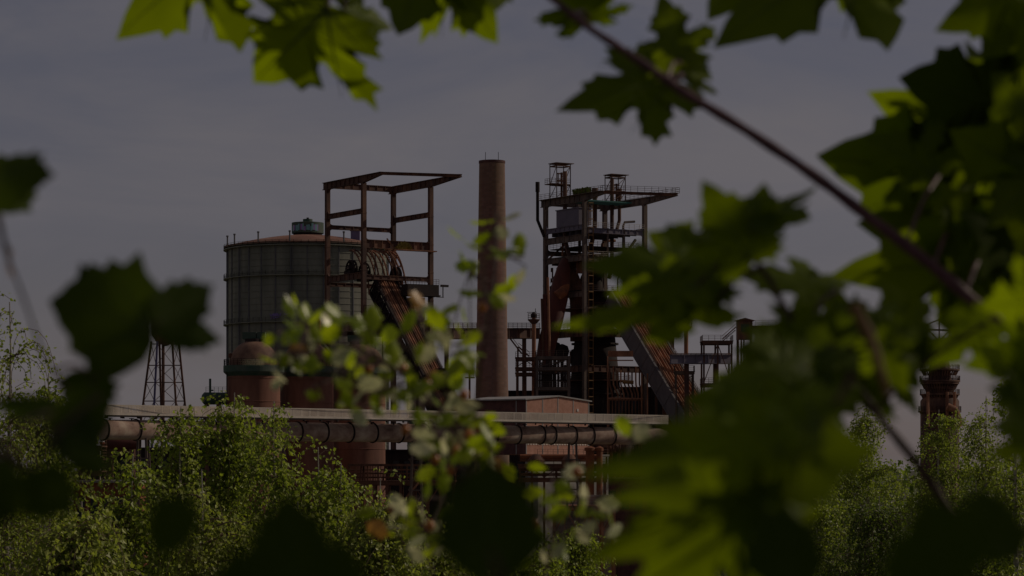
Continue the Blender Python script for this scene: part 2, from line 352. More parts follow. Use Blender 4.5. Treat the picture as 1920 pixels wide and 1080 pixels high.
def common_frame(fr, root, top, m1='steel'):
    for (a, b) in ((0, 0), (0, SP), (SP, 0), (SP, SP)): post(fr, a, b, root, top-1.7, m1)
    for a in (0, SP):
        mb = MB(); girder(mb, fr(a, -1.9, top), fr(a, SP, top), 1.55, 1.55, .8); girder(mb, fr(a, SP+.02, top), fr(a, SP+(8.2 if a == 0 else 13.2), top), 1.55, .55, .8)
        for b in (0, SP): haunch(mb, fr(a, b, 0)+U*(.47 if b == 0 else -.47), U*(1 if b == 0 else -1), CAMZ+top-1.67)
        mb.build('cantilever_beam', M[m1], root)
    mb = MB(); girder(mb, fr(.1, 0, top-.05), fr(SP-.1, 0, top-.05), 1.2, 1.2, .6)
    for a in (0, SP): haunch(mb, fr(a, 0, 0)+W*(.47 if a == 0 else -.47), W*(1 if a == 0 else -1), CAMZ+top-1.3)
    mb.build('rear_beam', M[m1], root)
    mb = MB(); girder(mb, fr(-.1, SP+8.1, top-.03), fr(SP+.3, SP+13.1, top-.03), .55, .55, .5); mb.build('front_beam', M['rustdark'], root)
def brace(fr, root, p, q, d, m='steel', wd=.6):
    mb = MB(); p3, q3 = fr(*p), fr(*q); dd = (q3-p3); dd.z = 0; dd.normalize()
    girder(mb, p3+dd*.47, q3-dd*.47, d, d, wd)
    for c, s in ((p3, 1), (q3, -1)):
        haunch(mb, c+dd*.47*s, dd*s, p3.z-d-.1, .8); haunch(mb, c+dd*.47*s, dd*s, p3.z+.02, .8, up=1)
    mb.build('cross_beam', M[m], root)
common_frame(T1, H1, top)
brace(T1, H1, (0, 0, 57.8), (0, SP, 57.8), 1.05); brace(T1, H1, (SP, 0, 57.8), (SP, SP, 57.8), 1.05)
brace(T1, H1, (0, 0, 55.4), (SP, 0, 55.4), .85)
brace(T1, H1, (0, SP, 50.9), (SP, SP, 50.9), 1.75, wd=.9)
brace(T1, H1, (0, 0, 43.7), (0, SP, 43.7), 1.3); brace(T1, H1, (0, 0, 42.4), (SP, 0, 42.4), .8); brace(T1, H1, (0, SP, 43.1), (SP, SP, 43.1), .9)
brace(T1, H1, (0, 0, 32.9), (0, SP, 32.9), 1.9); brace(T1, H1, (0, 0, 31.4), (SP, 0, 31.4), .9); brace(T1, H1, (0, SP, 33.4), (SP, SP, 33.4), 3.2, wd=1.0)
brace(T1, H1, (SP, 0, 32.9), (SP, SP, 32.9), 1.9)
# deck at mid height and curved skip rails at its head
mb = MB(); o = T1(.5, .6, 32.2); mb.para(o, W*(SP-1), U*(SP-1.2), V((0, 0, .25))); mb.build('deck', M['black'], H1)
mb = MB(); o = T1(5.0, SP+.6, 48.7); mb.para(o, W*(SP-4.6), U*1.6, V((0, 0, .22))); mb.bar(T1(5.0, SP+1.5, 51.2), T1(6.6, SP+2.2, 48.8), .3); mb.build('ledge', M['rust'], H1)
mb = MB(); rg = random.Random(11); c0 = T1(8.2, SP+1.3, 48.95)
for i in range(420):
    p = c0+W*rg.uniform(-.4, 2.9)+U*rg.uniform(-.5, .5); h = rg.uniform(.6, 2.0)*(1-abs((p-c0).dot(W)-1.3)/2.6); q = p+V((rg.uniform(-.5, .5), rg.uniform(-.4, .4), max(.3, h)))
    s_ = V((.10, .03, 0)); mb.quad(p-s_, p+s_, q+s_*.8, q-s_*.8)
tag(mb.build('dry_shrub', M['drygrass'], None, c0), 'straw coloured shrub rooted on the beam of the bare headframe', 'shrub')
for k, a in enumerate((2.2, 5.0, 7.3, 9.6, 11.2)):
    mb = MB(); pts = []
    for i in range(12): t = i/11; pts.append(T1(a+(.2*k)*t, 6.5+7.5*math.sin(t*1.45), 49.3-13*(1-math.cos(t*1.45))*.92))
    mb.tube(pts, .22, 6)
    pts2 = [p+W*.9+V((0, 0, .15)) for p in pts]; mb.tube(pts2, .2, 6)
    for p, q in zip(pts[::2], pts2[::2]): mb.bar(p, q, .16)
    if k in (1, 3, 4):
        pts3 = [p+U*1.3+V((0, 0, .9)) for p in pts]; mb.tube(pts3, .16, 6)
        for i in range(0, 11, 2): mb.bar(pts[i], pts3[i+1], .13); mb.bar(pts3[i], pts[i+1], .13)
    mb.build('curved_rail', M['rust' if k in (2, 4) else 'rustdark'], H1)
for a, b_, z in ((2.4, 7, 45.0), (4.6, 9, 44.3), (11.0, 12, 43.5)):
    mb = MB(); c = T1(a, b_, z); 
    for dw in (-.35, .35):
        ring = [c+W*dw+U*math.cos(R(i*20))*1.9+V((0, 0, 1.9*math.sin(R(i*20)))) for i in range(19)]; mb.tube(ring, .24, 6, cap=False)
    for i in range(6): d = U*math.cos(R(i*30))*1.9+V((0, 0, 1.9*math.sin(R(i*30)))); mb.bar(c-d, c+d, .3)
    mb.tube([c-W*1.4, c+W*1.4], .5, 10); mb.para(c-W*1.2-U*1.4-V((0, 0, 2.1)), W*2.4, U*2.8, V((0, 0, 1.7)))
    mb.build('sheave', M['black'], H1)
mb = MB(); c = T1(5, 7, 42.6); mb.para(c, W*6, U*8, V((0, 0, .4))); mb.build('deck', M['black'], H1)
# machine platform and its green box column
mb = MB(); o = T1(9.2, SP+.55, Z(549, 583)-CAMZ); mb.para(o-W*.2, W*8.4, U*3.4, V((0, 0, .3))); mb.para(o, W*8.0, U*3.0, V((0, 0, 2.6))); pl = mb.build('machine_platform', M['black'], H1)
mb = MB(); mb.rail([o+V((0, 0, 2.6)), o+U*3+V((0, 0, 2.6)), o+U*3+W*8+V((0, 0, 2.6))], 1.2, .7, .08); mb.build('railing', M['steel'], pl)
mb = MB(); e = o+W*8.2+U*1.5; mb.bar(e, e+W*1.9, .15); mb.tube([e+W*1.7, e+W*1.7+V((0, 0, 2.4))], .12); mb.para(e+W*1.0+V((0, 0, 2.3)), W*1.9, U*.5, V((0, 0, .5))); mb.build('flood_lamp', M['black'], pl)
mb = MB(); o2 = T1(10.6, SP+.8, -CAMZ); mb.para(o2, W*2.9, U*2.9, V((0, 0, CAMZ+Z(552, 583)-CAMZ)))
for i in range(14): mb.para(o2-W*.06-U*.06+V((0, 0, i*4.2+2)), W*3.02, U*3.02, V((0, 0, .14)))
mb.build('box_column', M['green'], H1)
mb = MB(); o3 = T1(10.7, SP+3.72, -CAMZ); mb.para(o3, W*2.7, U*.06, V((0, 0, Z(553, 583)))); mb.build('column_face', M['steel2'], H1)

def hoist(fr, name, label, a0, wd, ztop, b_top, slope, hgt, panelm, deckm, truss=False):
    """inclined skip bridge descending along +U"""
    c = fr(a0, b_top, 0); root = thing(name, label, 'skip hoist', V((c.x, c.y, 0)), 'inclined skip hoists')
    Lz = ztop+CAMZ; t1 = fr(a0, b_top, ztop); t2 = fr(a0, b_top+Lz/slope, -CAMZ)
    d = (t2-t1).normalized(); n = W.cross(d).normalized()
    if n.z < 0: n = -n
    for nm, off in (('side_panel', 0), ('side_panel', wd)):
        mb = MB(); p, q = t1+W*off, t2+W*off
        if not truss:
            mb.para(p-n*hgt, W*.25*(1 if off == 0 else -1), q-p, n*hgt)
            Ls = (q-p).length; k = int(Ls/4.2)
            for i in range(k+1):
                s0 = p+d*(Ls*i/k)-n*hgt-W*(.1 if off == 0 else -.1); mb.para(s0, W*(.1 if off == 0 else -.1), d*.22, n*(hgt+.1))
            mb.para(p-n*.3-W*.2, W*.6, q-p, n*.35)
            mb.para(p-n*hgt-W*.2, W*.6, q-p, n*.3)
        else:
            Ls = (q-p).length; k = int(Ls/3.4)
            mb.bar(p, q, .5, .5); mb.bar(p-n*hgt, q-n*hgt, .5, .5)
            for i in range(k):
                u0, u1 = p+d*(Ls*i/k), p+d*(Ls*(i+1)/k); mb.bar(u0, u1-n*hgt, .22); mb.bar(u1, u0-n*hgt, .22); mb.bar(u0, u0-n*hgt, .3)
            mb.para(p-n*hgt*.96+W*.3, W*.1, q-p, n*hgt*.62)
        mb.build(nm, M[panelm], root)
    mb = MB(); mb.para(t1-n*.55+W*.3, W*(wd-.6), t2-t1, n*.25); 
    Ls = (t2-t1).length; k = int(Ls/1.6)
    for i in range(k): mb.para(t1+d*(Ls*i/k)-n*.3+W*.35, W*(wd-.7), d*.3, n*.18)
    dk = mb.build('skip_deck', M[deckm], root)
    for i in range(4):
        for j in (0, 1):
            mb = MB(); x = wd*(.14+.215*i+.085*j); mb.bar(t1+W*x+n*.12, t2+W*x+n*.12, .22, .5, up=n); mb.build('skip_rail', M['rust' if (i+j) % 2 else deckm], root)
    mb = MB()
    for sgn in (.55,):
        p, q = t1+W*.7+n*.2, t2+W*.7+n*.2; mb.bar(p, q, .1); mb.bar(p+W*.75, q+W*.75, .1)
        for i in range(int(Ls/.9)): c = p+d*(i*.9); mb.bar(c, c+W*.75, .08)
    mb.build('stair_ladder', M['rust'], root)
    mb = MB()
    for x in (.1, wd-.1):
        pts = [t1+W*x+n*.05, t2+W*x+n*.05]; m2 = int(Ls/2.4)
        for i in range(m2+1): c = pts[0].lerp(pts[1], i/m2); mb.bar(c, c+V((0, 0, 1.1)), .09)
        mb.bar(pts[0]+V((0, 0, 1.1)), pts[1]+V((0, 0, 1.1)), .08); mb.bar(pts[0]+V((0, 0, .6)), pts[1]+V((0, 0, .6)), .07)
    mb.build('railing', M['steel'], root)
    mb = MB()
    for fr_ in (.33, .66):
        c = t1.lerp(t2, fr_)-n*hgt
        for x in (.4, wd-.4): mb.bar(c+W*x, V((c.x+W.x*x, c.y+W.y*x, 0)), .6)
    mb.build('support_leg', M['steel'], root)
    return root
hoist(T1, 'skip_hoist', 'lattice sided skip hoist slanting down under the bare headframe', 4.6, 5.4, Z(522, 590)-CAMZ, 14.0, 1.02, 3.6, 'black', 'rustdark', True)

# tower two with furnace
T2 = Fr(X(1096.5, 627), 627.0); top2 = 64.75
H2 = thing('headframe', 'rusty headframe crowded with decks, vents and railings, right of the brick chimney', 'headframe', V((T2.A.x, T2.A.y, 0)), 'blast furnace headframes')
common_frame(T2, H2, top2, 'steel2')
mb = MB(); mb.rail([T2(-1.2, -2, top2), T2(-.4, SP+8.1, top2), T2(SP+.8, SP+13.2, top2), T2(SP+.6, -2, top2)], 1.3, 1.7, .08); mb.build('railing', M['steel'], H2)
for a, e in ((-.9, 10.0), (SP-.4, 15.0)):
    mb = MB(); mb.para(T2(a, -2, top2-.02), W*1.3, U*(SP+e), V((0, 0, .12))); mb.build('walkway', M['steel2'], H2)
mb = MB(); mb.para(T2(.6, 6, top2-1.0), W*(SP-1.2), U*6.5, V((0, 0, .3))); mb.build('crown_deck', M['tealnet'], H2)
mb = MB(); rg = random.Random(5)
for i in range(500):
    p = T2(rg.uniform(-.6, .6), rg.uniform(13.0, 19.0), top2+.05); h = rg.uniform(.3, 1.5); q = p+V((rg.uniform(-.4, .4), rg.uniform(-.3, .3), h)); s_ = V((.09, .03, 0)); mb.quad(p-s_, p+s_, q+s_*1.6, q-s_)
tag(mb.build('dark_shrub', M['shrub_shadeleaf'], None, T2(0, 16, top2)), 'low dark shrub growing on the top beam of the crowded headframe', 'shrub')
def cage(fr, a, b, z0, z1, wd, dp):
    root_b = MB(); pts = [fr(a, b, 0), fr(a+wd, b, 0), fr(a+wd, b+dp, 0), fr(a, b+dp, 0)]
    for p in pts: root_b.bar(V((p.x, p.y, CAMZ+z0)), V((p.x, p.y, CAMZ+z1)), .22)
    for z in (z0+(z1-z0)*.38, z1-.6, z1):
        for p, q in zip(pts, pts[1:]+pts[:1]): root_b.bar(V((p.x, p.y, CAMZ+z)), V((q.x, q.y, CAMZ+z)), .2, .26)
    zz = [z0, z0+(z1-z0)*.38, z1-.6]
    for i in range(2):
        for p, q in ((pts[3], pts[2]), (pts[0], pts[3]), (pts[1], pts[2])): root_b.bar(V((p.x, p.y, CAMZ+zz[i])), V((q.x, q.y, CAMZ+zz[i+1])), .11)
    root_b.para(fr(a-.3, b-.3, z1), W*(wd+1.2), U*(dp+.6), V((0, 0, .15)))
    root_b.para(fr(a-1.4, b-.2, zz[1]), W*(wd+1.4), U*(dp+.4), V((0, 0, .18)))
    root_b.rail([fr(a-1.4, b, zz[1]+.2), fr(a-1.4, b+dp, zz[1]+.2), fr(a+wd, b+dp, zz[1]+.2)], 1.2, 1.1, .09)
    root_b.bar(fr(a+wd*.6, b+dp/2, z0), fr(a+wd*.6, b+dp/2, z1-2), .5); root_b.bar(fr(a+wd*.35, b+dp/2, zz[1]), fr(a+wd*.35, b+dp/2, z1-2.4), .3)
    root_b.bar(fr(a+wd*.3, b+dp/2, z1-2.3), fr(a+wd*.8, b+dp/2, z1-2.3), .3); root_b.bar(fr(a+wd*.3, b+dp/2, z1-4.0), fr(a+wd*.8, b+dp/2, z1-4.0), .35)
    return root_b
cage(T2, -1.1, 3.6, top2+.1, 73.0, 3.9, 3.0).build('vent_cage', M['steel'], H2)
cage(T2, SP-1.4, 2.2, top2+.1, 71.4, 3.9, 3.0).build('vent_cage', M['steel'], H2)
def stackpipe(fr, pts, r, name, mt, parent, cap=True):
    mb = MB(); pp = [fr(*p) for p in pts]; mb.tube(pp, r, 12)
    if cap: mb.tube([pp[0]-V((0, 0, 2.4)), pp[0]], [r*1.35]*2, 12)
    return mb.build(name, M[mt], parent)
stackpipe(T2, [(-1.3, -1.6, 69.2), (-1.3, -1.6, 60.0), (-.6, .2, 56)], .38, 'bleeder_stack', 'black', H2)
stackpipe(T2, [(10.2, 6.0, 67.7), (10.2, 6.0, 58.0), (9.2, 6.0, 54), (9.4, 6, 45)], .55, 'bleeder_stack', 'steel', H2)
stackpipe(T2, [(SP+1.6, 4, 68.2), (SP+1.6, 4, 60.5), (SP+.4, 4, 57)], .42, 'bleeder_stack', 'steel', H2)
stackpipe(T2, [(SP-2.6, 7, 70), (SP-2.6, 7, 50), (SP-3.4, 7, 46)], .48, 'bleeder_stack', 'steel', H2, False)
stackpipe(T2, [(.6, 7.6, 71), (.6, 7.6, 56), (.7, 7.8, 54), (1.4, 8.6, 50), (1.5, 8.8, 48)], .52, 'bleeder_stack', 'steel', H2, False)
brace(T2, H2, (0, 0, 57.7), (0, SP, 57.7), 1.1, 'cabin'); brace(T2, H2, (0, 0, 55.4), (0, SP, 55.4), 1.4, 'steel2'); brace(T2, H2, (0, 0, 50.6), (0, SP, 50.6), 1.3, 'steel2')
brace(T2, H2, (SP, 0, 57.4), (SP, SP, 57.4), 1.1, 'steel2'); brace(T2, H2, (0, SP, 56.9), (SP, SP, 56.9), 1.1, 'cabin'); brace(T2, H2, (0, 0, 52.5), (SP, 0, 52.5), 1.0, 'steel2')
brace(T2, H2, (0, SP, 50.2), (SP, SP, 50.2), 1.2, 'steel2'); brace(T2, H2, (0, 0, 42), (0, SP, 42), 1.2, 'steel2'); brace(T2, H2, (0, 0, 33), (0, SP, 33), 1.6, 'steel'); brace(T2, H2, (0, SP, 33), (SP, SP, 33), 1.6, 'steel')
brace(T2, H2, (0, SP, 24.5), (SP, SP, 24.5), 1.4, 'steel'); brace(T2, H2, (0, 0, 24.5), (0, SP, 24.5), 1.4, 'steel')
for z, m_ in ((56.95, 'cabin'), (50.1, 'steel')):
    mb = MB(); mb.para(T2(.6, 1, z-.25), W*(SP-1.2), U*(SP-1.6), V((0, 0, .22)))
    for i in range(6): mb.para(T2(.8, 1.5+i*2.6, z-1.2), W*(SP-1.6), U*.25, V((0, 0, .9)))
    dk = mb.build('deck', M[m_], H2); mb = MB(); mb.rail([T2(.5, SP+.5, z+.02), T2(SP-.4, SP+.5, z+.02)], 1.25, 1.5, .08); mb.build('railing', M['greylight'], dk)
mb = MB(); mb.para(T2(-.3, 5.2, 57.75), W*3.6, U*9.8, V((0, 0, 3.9))); mb.para(T2(-.5, 5.0, 61.65), W*4.0, U*10.2, V((0, 0, .2))); mb.build('cabin', M['cabin'], H2)
mb = MB(); mb.para(T2(10.2, SP-3, 46.7), W*7, U*2.4, V((0, 0, 3.2))); mb.para(T2(1.5, SP-6, 46.5), W*5, U*4, V((0, 0, 3.2))); mb.build('plate_housing', M['rustdark'], H2)
for a, b in ((6.5, SP), (11.2, SP), (4.0, 9.0)):
    mb = MB(); mb.bar(T2(a, b, 49.0), T2(a, b, 57), .45); mb.build('strut', M['steel2'], H2)
mb = MB(); mb.bar(T2(12.6, 14, 50), T2(SP-.5, 14, 55), .5); mb.build('stair', M['steel2'], H2)
mb = MB()
p0 = T2(.75, SP+.55, 0)
for off in (0, 1.25): c = p0+W*off; mb.bar(V((c.x, c.y, 2)), V((c.x, c.y, CAMZ+63)), .16)
z = 3
while z < CAMZ+63: mb.bar(V((p0.x, p0.y, z)), V((p0.x+W.x*1.25, p0.y+W.y*1.25, z)), .22); z += 1.9
mb.build('ladder', M['yellow'], H2)
hoist(T2, 'skip_hoist', 'panel sided skip hoist with sunlit rusty rails under the crowded headframe', 6.6, 7.6, Z(540, 618)-CAMZ, 18.5, 1.0, 4.6, 'panelgrey', 'rust')

rg = random.Random(77)
for i in range(16):
    a, b = rg.choice([1.2, 3.5, 6.0, 12.5, 15.0, 16.3]), rg.uniform(2, SP-.8); z0 = rg.choice([34, 42, 43, 51]); z1 = z0+rg.uniform(4, 9); r = rg.uniform(.14, .4)
    mb = MB(); mb.tube([T2(a, b, z0), T2(a, b, z1-1.2), T2(a+.4, b, z1-.3), T2(a+rg.uniform(1.5, 4), b, z1)], r, 8); mb.build('service_pipe', M[rg.choice(['rust', 'rustdark', 'steel', 'steel2'])], H2)
for z in (33.2, 42.2, 52.6):
    mb = MB(); mb.para(T2(.5, 1.2, z), W*(SP-1), U*(SP-3.0), V((0, 0, .2))); dk = mb.build('deck', M['black'], H2); mb = MB(); mb.rail([T2(.4, 1.2, z+.2), T2(.4, SP-1.8, z+.2), T2(SP-.5, SP-1.8, z+.2)], 1.2, 1.5, .08); mb.build('railing', M['steel'], dk)
for (a0, z0, a1, z1) in ((.5, 24.5, SP-.5, 32), (.5, 42.6, 8.4, 49), (9, 42.6, SP-.5, 49), (.5, 50.6, 7, 56)):
    mb = MB(); mb.bar(T2(a0, .8, z0), T2(a1, .8, z1), .35); mb.build('diagonal_brace', M['steel'], H2)
for k in range(3):
    mb = MB(); z = 42.3+k*3.6; mb.bar(T2(SP-5, SP-1.5, z), T2(SP-1, SP-1.5, z+3.4), .5); mb.bar(T2(SP-5, SP-1.5, z+1.1), T2(SP-1, SP-1.5, z+4.5), .1); mb.build('stair', M['steel2'], H2)
# blast furnace in tower two
fc = T2(SP*.5, SP*.5, -CAMZ); fc.z = 0
BF = thing('blast_furnace', 'dark blast furnace stack with red gas uptakes inside the crowded headframe', 'blast furnace', fc)
mb = MB(); mb.lathe(fc, [(6.2, 0), (6.2, 14), (5.6, 17), (5.9, 24), (6.6, 30), (6.0, 42), (4.8, 54), (4.2, 60), (3.0, 63), (1.8, 66), (1.8, 70), (.2, 71)], 40)
for z, r in ((20, 6.4), (26, 6.6), (34, 6.8), (40, 6.4), (46, 6.0), (52, 5.4)): mb.lathe(fc, [(r-.5, z-.2), (r+.25, z-.2), (r+.25, z+.2), (r-.5, z+.2)], 40, sm=False)
mb.build('stack', M['black'], BF)
mb = MB(); ring = [fc+V((math.cos(R(i*12))*8.4, math.sin(R(i*12))*8.4, 27)) for i in range(31)]; mb.tube(ring, 1.0, 12, cap=False); mb.build('bustle_pipe', M['rustdark'], BF)
for i in range(10):
    t = R(200+i*16); d = V((math.cos(t), math.sin(t), 0)); mb = MB(); mb.tube([fc+d*8.4+V((0, 0, 26.4)), fc+d*8.0+V((0, 0, 23)), fc+d*6.4+V((0, 0, 20))], .4, 8); mb.build('blow_pipe', M['rust'], BF)
for z in (33, 43, 60):
    mb = MB(); mb.lathe(fc, [(5, z), (8.6, z), (8.6, z+.25), (5, z+.25)], 32, sm=False); gl = mb.build('gallery', M['steel'], BF)
    mb = MB(); mb.rail([fc+V((math.cos(R(i*15))*8.5, math.sin(R(i*15))*8.5, z+.25)) for i in range(25)], 1.2, 2.4, .08); mb.build('railing', M['steel'], gl)
# uptakes (inverted V) and the long red downcomer
def px_tube(root, name, mt, pts, r, n=16):
    mb = MB(); mb.tube([P(*p) for p in pts], r, n); return mb.build(name, M[mt], root)
px_tube(BF, 'downcomer', 'redpipe', [(1061, 488, 634), (1057, 505, 633), (1052, 530, 632), (1047, 560, 631), (1038, 600, 630), (1027, 640, 629), (1021, 672, 628)], [1.1, 1.7, 2.1, 2.25, 2.25, 2.2, 2.0])
px_tube(BF, 'uptake', 'rustdark', [(1063, 493, 636), (1072, 515, 636), (1080, 540, 636), (1084, 580, 636), (1084, 640, 636)], [1.0, 1.5, 1.7, 1.9, 1.9])
px_tube(BF, 'uptake', 'rust', [(1062, 492, 640), (1068, 500, 640), (1074, 525, 641), (1078, 560, 641)], [1.1, 1.4, 1.4, 1.4])
px_tube(BF, 'branch_pipe', 'orange', [(1044, 556, 629.0), (1055, 548, 629.5), (1060, 536, 631.5)], [1.3, 1.25, 1.1])
for px, y0, y1, r, mt in ((1021, 552, 760, .45, 'redpipe'), (1016, 560, 800, .3, 'rustdark'), (1027, 520, 760, .3, 'rust')): px_tube(BF, 'riser_pipe', mt, [(px, y0, 622), (px+3, (y0+y1)/2, 622), (px+3, y1, 622)], r, 8)
mb = MB(); rg = random.Random(21)
for i in range(26):
    p = P(rg.uniform(1030, 1046), rg.uniform(510, 560), 646); q = p+V((rg.choice([0, 0, 2.2]), 0, rg.choice([2.6, -2, 1])) ); mb.bar(p, q, rg.uniform(.15, .5))
mb.build('valve_gear', M['rustdark'], BF)

# ------------------------------------------------------------------ brick chimney
Y = 520.0; b0 = P(922.5, HY, Y); b0.z = 0
CH = thing('brick_chimney', 'tall round brick chimney between the two headframes', 'chimney', b0)
mb = MB(); zt = Z(302, Y); pr = []
for i in range(25):
    z = zt*i/24; py = HY-(z-CAMZ)/Y*FPX; r = (24.0+(py-301)*(6.6/447))/FPX*Y; pr.append((r, z))
mb.lathe(b0, pr, 64); mb.build('shaft', M['chimney'], CH)
mb = MB(); r = 24.0/FPX*Y; mb.lathe(b0, [(r+.01, zt-.5), (r+.09, zt-.45), (r+.09, zt+.02), (r-.5, zt+.02), (r-.5, zt-3)], 64, sm=False); mb.build('rim', M['darkbrick'], CH)
for a in (120, 60): 
    mb = MB(); d = V((math.cos(R(a+180))*r, math.sin(R(a+180))*r, zt-.5)); mb.tube([b0+d, b0+d+V((0, 0, 2.0))], .06, 6); mb.build('lightning_rod', M['black'], CH)
mb = MB()
for i in range(60): z = 14+i*1.15; a = R(262); py = HY-(z-CAMZ)/Y*FPX; rr = (24.0+(py-301)*(6.6/447))/FPX*Y; mb.tube([b0+V((math.cos(a)*rr, math.sin(a)*rr, z)), b0+V((math.cos(a)*(rr+.18), math.sin(a)*(rr+.18), z))], .05, 5)
mb.build('step_iron', M['black'], CH)

# ------------------------------------------------------------------ link bridge behind the chimney
def link_bridge(name, label, px0, px1, pyt, pyb, Y0, Y1, mt, rh=1.2):
    p, q = P(px0, pyt, Y0), P(px1, pyt, Y1); h = (pyb-pyt)/FPX*Y0; root = thing(name, label, 'bridge', P(px0, pyb, Y0))
    mb = MB(); girder(mb, p, q, h, h, 1.0, rib=3.2); mb.build('girder', M[mt], root)
    mb = MB(); p2, q2 = p+V((0, 3, 0)), q+V((0, 3, 0)); girder(mb, p2, q2, h, h, 1.0, rib=3.2); mb.build('girder', M[mt], root)
    mb = MB(); d = q-p; mb.para(p+V((0, .5, -.3)), d, (0, 2, 0), (0, 0, .2)); mb.build('deck', M['black'], root)
    for dy in (0, 3): mb = MB(); mb.rail([p+V((0, dy, .01)), q+V((0, dy, .01))], rh, 1.4, .09); mb.build('railing', M['steel'], root)
    for px in (px0+30, px1-30):
        t = (px-px0)/(px1-px0); c = p.lerp(q, t)
        mb = MB(); mb.bar(V((c.x, c.y+1.5, 0)), V((c.x, c.y+1.5, c.z-h)), 1.0); mb.build('pier', M['steel'], root)
    return root
link_bridge('link_bridge', 'dark girder footbridge passing behind the brick chimney', 806, 1012, 615, 634, 606, 628, 'steel')
link_bridge('pipe_bridge', 'violet grey pipe bridge right of the sunlit skip hoist', 1258, 1372, 665, 681, 596, 604, 'cabin', .3)

# ------------------------------------------------------------------ hot blast stoves
def stove(px, r_px, dome_py, gal_py, Y, label, extra=False):
    c = P(px, HY, Y); c.z = 0; r = r_px/FPX*Y; root = thing('hot_blast_stove', label, 'stove', c, 'domed hot blast stoves')
    zg = Z(gal_py, Y); zd = Z(dome_py, Y); mb = MB(); mb.lathe(c, [(r, 0), (r, zg)], 64)
    for i in range(9): z = 4+i*4.4; mb.lathe(c, [(r, z-.08), (r+.07, z-.06), (r+.07, z+.06), (r, z+.08)], 64, sm=False)
    mb.build('shell', M['stove'], root)
    mb = MB(); h = zd-zg; mb.lathe(c, [(r*.96*math.cos(R(a)), zg+h*math.sin(R(a))) for a in range(0, 82, 9)]+[(.3, zd)], 64); mb.build('dome', M['stovedome'], root)
    mb = MB(); mb.lathe(c, [(r, zg-2.0), (r+.8, zg-1.2), (r+.8, zg), (r*.9, zg)], 64, sm=False); gl = mb.build('gallery', M['green'], root)
    mb = MB(); mb.rail([c+V((math.cos(R(i*9))*(r+.7), math.sin(R(i*9))*(r+.7), zg)) for i in range(41)], 1.15, 1.5, .07); mb.build('railing', M['black'], gl)
    mb = MB(); mb.lathe(c, [(r*.34, zd-.5), (r*.34, zd+.25), (r*.3, zd+.25)], 32); mb.build('manhole_ring', M['black'], root)
    mb = MB(); mb.box(c.x-r*.42, c.x+r*.1, c.y-1, c.y+1, zd+.2, zd+1.5); mb.box(c.x+r*.14, c.x+r*.45, c.y-1, c.y+1, zd+.2, zd+1.5); mb.build('valve_box', M['green'], root)
    if extra:
        mb = MB(); a = R(198); p = c+V((math.cos(a)*r*.9, math.sin(a)*r*.9, zg+1.9)); mb.lathe(p, [(.01, -.5), (.45, -.35), (.5, 0), (.4, .35), (.01, .5)], 16); mb.bar(p-V((0, 0, 1.9)), p, .2); mb.build('valve_ball', M['rustdark'], root)
        mb = MB()
        for z in range(0, int(zg-24)): pass
        x = c.x-r*.98; mb.bar((x, c.y-2.2, 10), (x, c.y-2.2, zg), .12); mb.bar((x, c.y-2.9, 10), (x, c.y-2.9, zg), .12)
        z = 10
        while z < zg: mb.bar((x, c.y-2.2, z), (x, c.y-2.9, z), .08); z += .5
        mb.build('ladder', M['black'], root)
    return root
stove(476, 49, 638, 686, 505, 'leftmost domed hot blast stove with green gallery and roof valve boxes', True)
stove(575, 49.5, 640, 688, 515, 'middle domed hot blast stove, half hidden by hawthorn, beside red vent pipe')
stove(673, 49.5, 643, 690, 525, 'rightmost domed hot blast stove nearest the brick chimney')
mb = MB(); mb.tube([P(598, 700, 535), P(598, 598, 535)], .42, 10)
for i in range(9): mb.tube([P(598, 604+i*9, 535), P(598, 605.5+i*9, 535)], .52, 10)
VP = tag(mb.build('vent_pipe', M['orange'], None, P(598, 700, 535)), 'slim red orange vent pipe in front of the bare headframe', 'pipe')
mb = MB()
for k in range(3): mb.tube([P(604+k*2, 640+k*3, 512), P(618+k, 655+k*3, 512), P(623+k, 668+k*3, 512)], .1, 6)
tag(mb.build('handrail_loop', M['greylight'], None, P(623, 690, 512)), 'pale curved handrail over the middle stove dome', 'handrail')

# ------------------------------------------------------------------ skywalk and gas main
def sky_py(px): return 778+(px-215)*(17/1038.)   # deck line
def sky_Y(px): return 360+(px-215)*(64/1038.)
x0p, x1p = 196, 1253
def sk(px, dz=0, dy=0): p = P(px, sky_py(px), sky_Y(px)); return p+V((0, dy, dz))
SW = thing('elevated_walkway', 'long pale railed walkway riding on top of the rusty gas main', 'walkway', sk(x0p)-V((0, 0, 1)))
mb = MB(); mb.para(sk(x0p, -.22), sk(x1p)-sk(x0p), (0, 2.4, 0), (0, 0, .2)); 
n = 34
for i in range(n): c = sk(x0p+(x1p-x0p)*i/n); mb.box(c.x-.1, c.x+.1, c.y-.2, c.y+2.6, c.z-.42, c.z-.23)
mb.build('deck', M['black'], SW)
for dy in (0, 2.4):
    mb = MB(); Ln = (sk(x1p)-sk(x0p)).length; k = int(Ln/.115)
    for i in range(k+1):
        p = sk(x0p+(x1p-x0p)*i/k, 0, dy); mb.bar(p+V((0, 0, .03)), p+V((0, 0, 1.36)), .048 if i % 13 else .09, .048 if i % 13 else .09, up=(1, 1, 0))
    for z in (.02, 1.36): mb.bar(sk(x0p, z, dy), sk(x1p, z, dy), .07, .08)
    mb.bar(sk(x0p, .16, dy), sk(x1p, .16, dy), .04, .22)
    mb.build('railing', M['greylight'], SW)
GM = thing('gas_main', 'fat rusty gas main with dark flange rings under the walkway', 'pipe', sk(190, -4))
prad = 17.6/FPX*386
def gm(px): return sk(px, -.62-prad, 1.2)
mb = MB(); pts = [gm(px) for px in range(188, 1221, 24)]
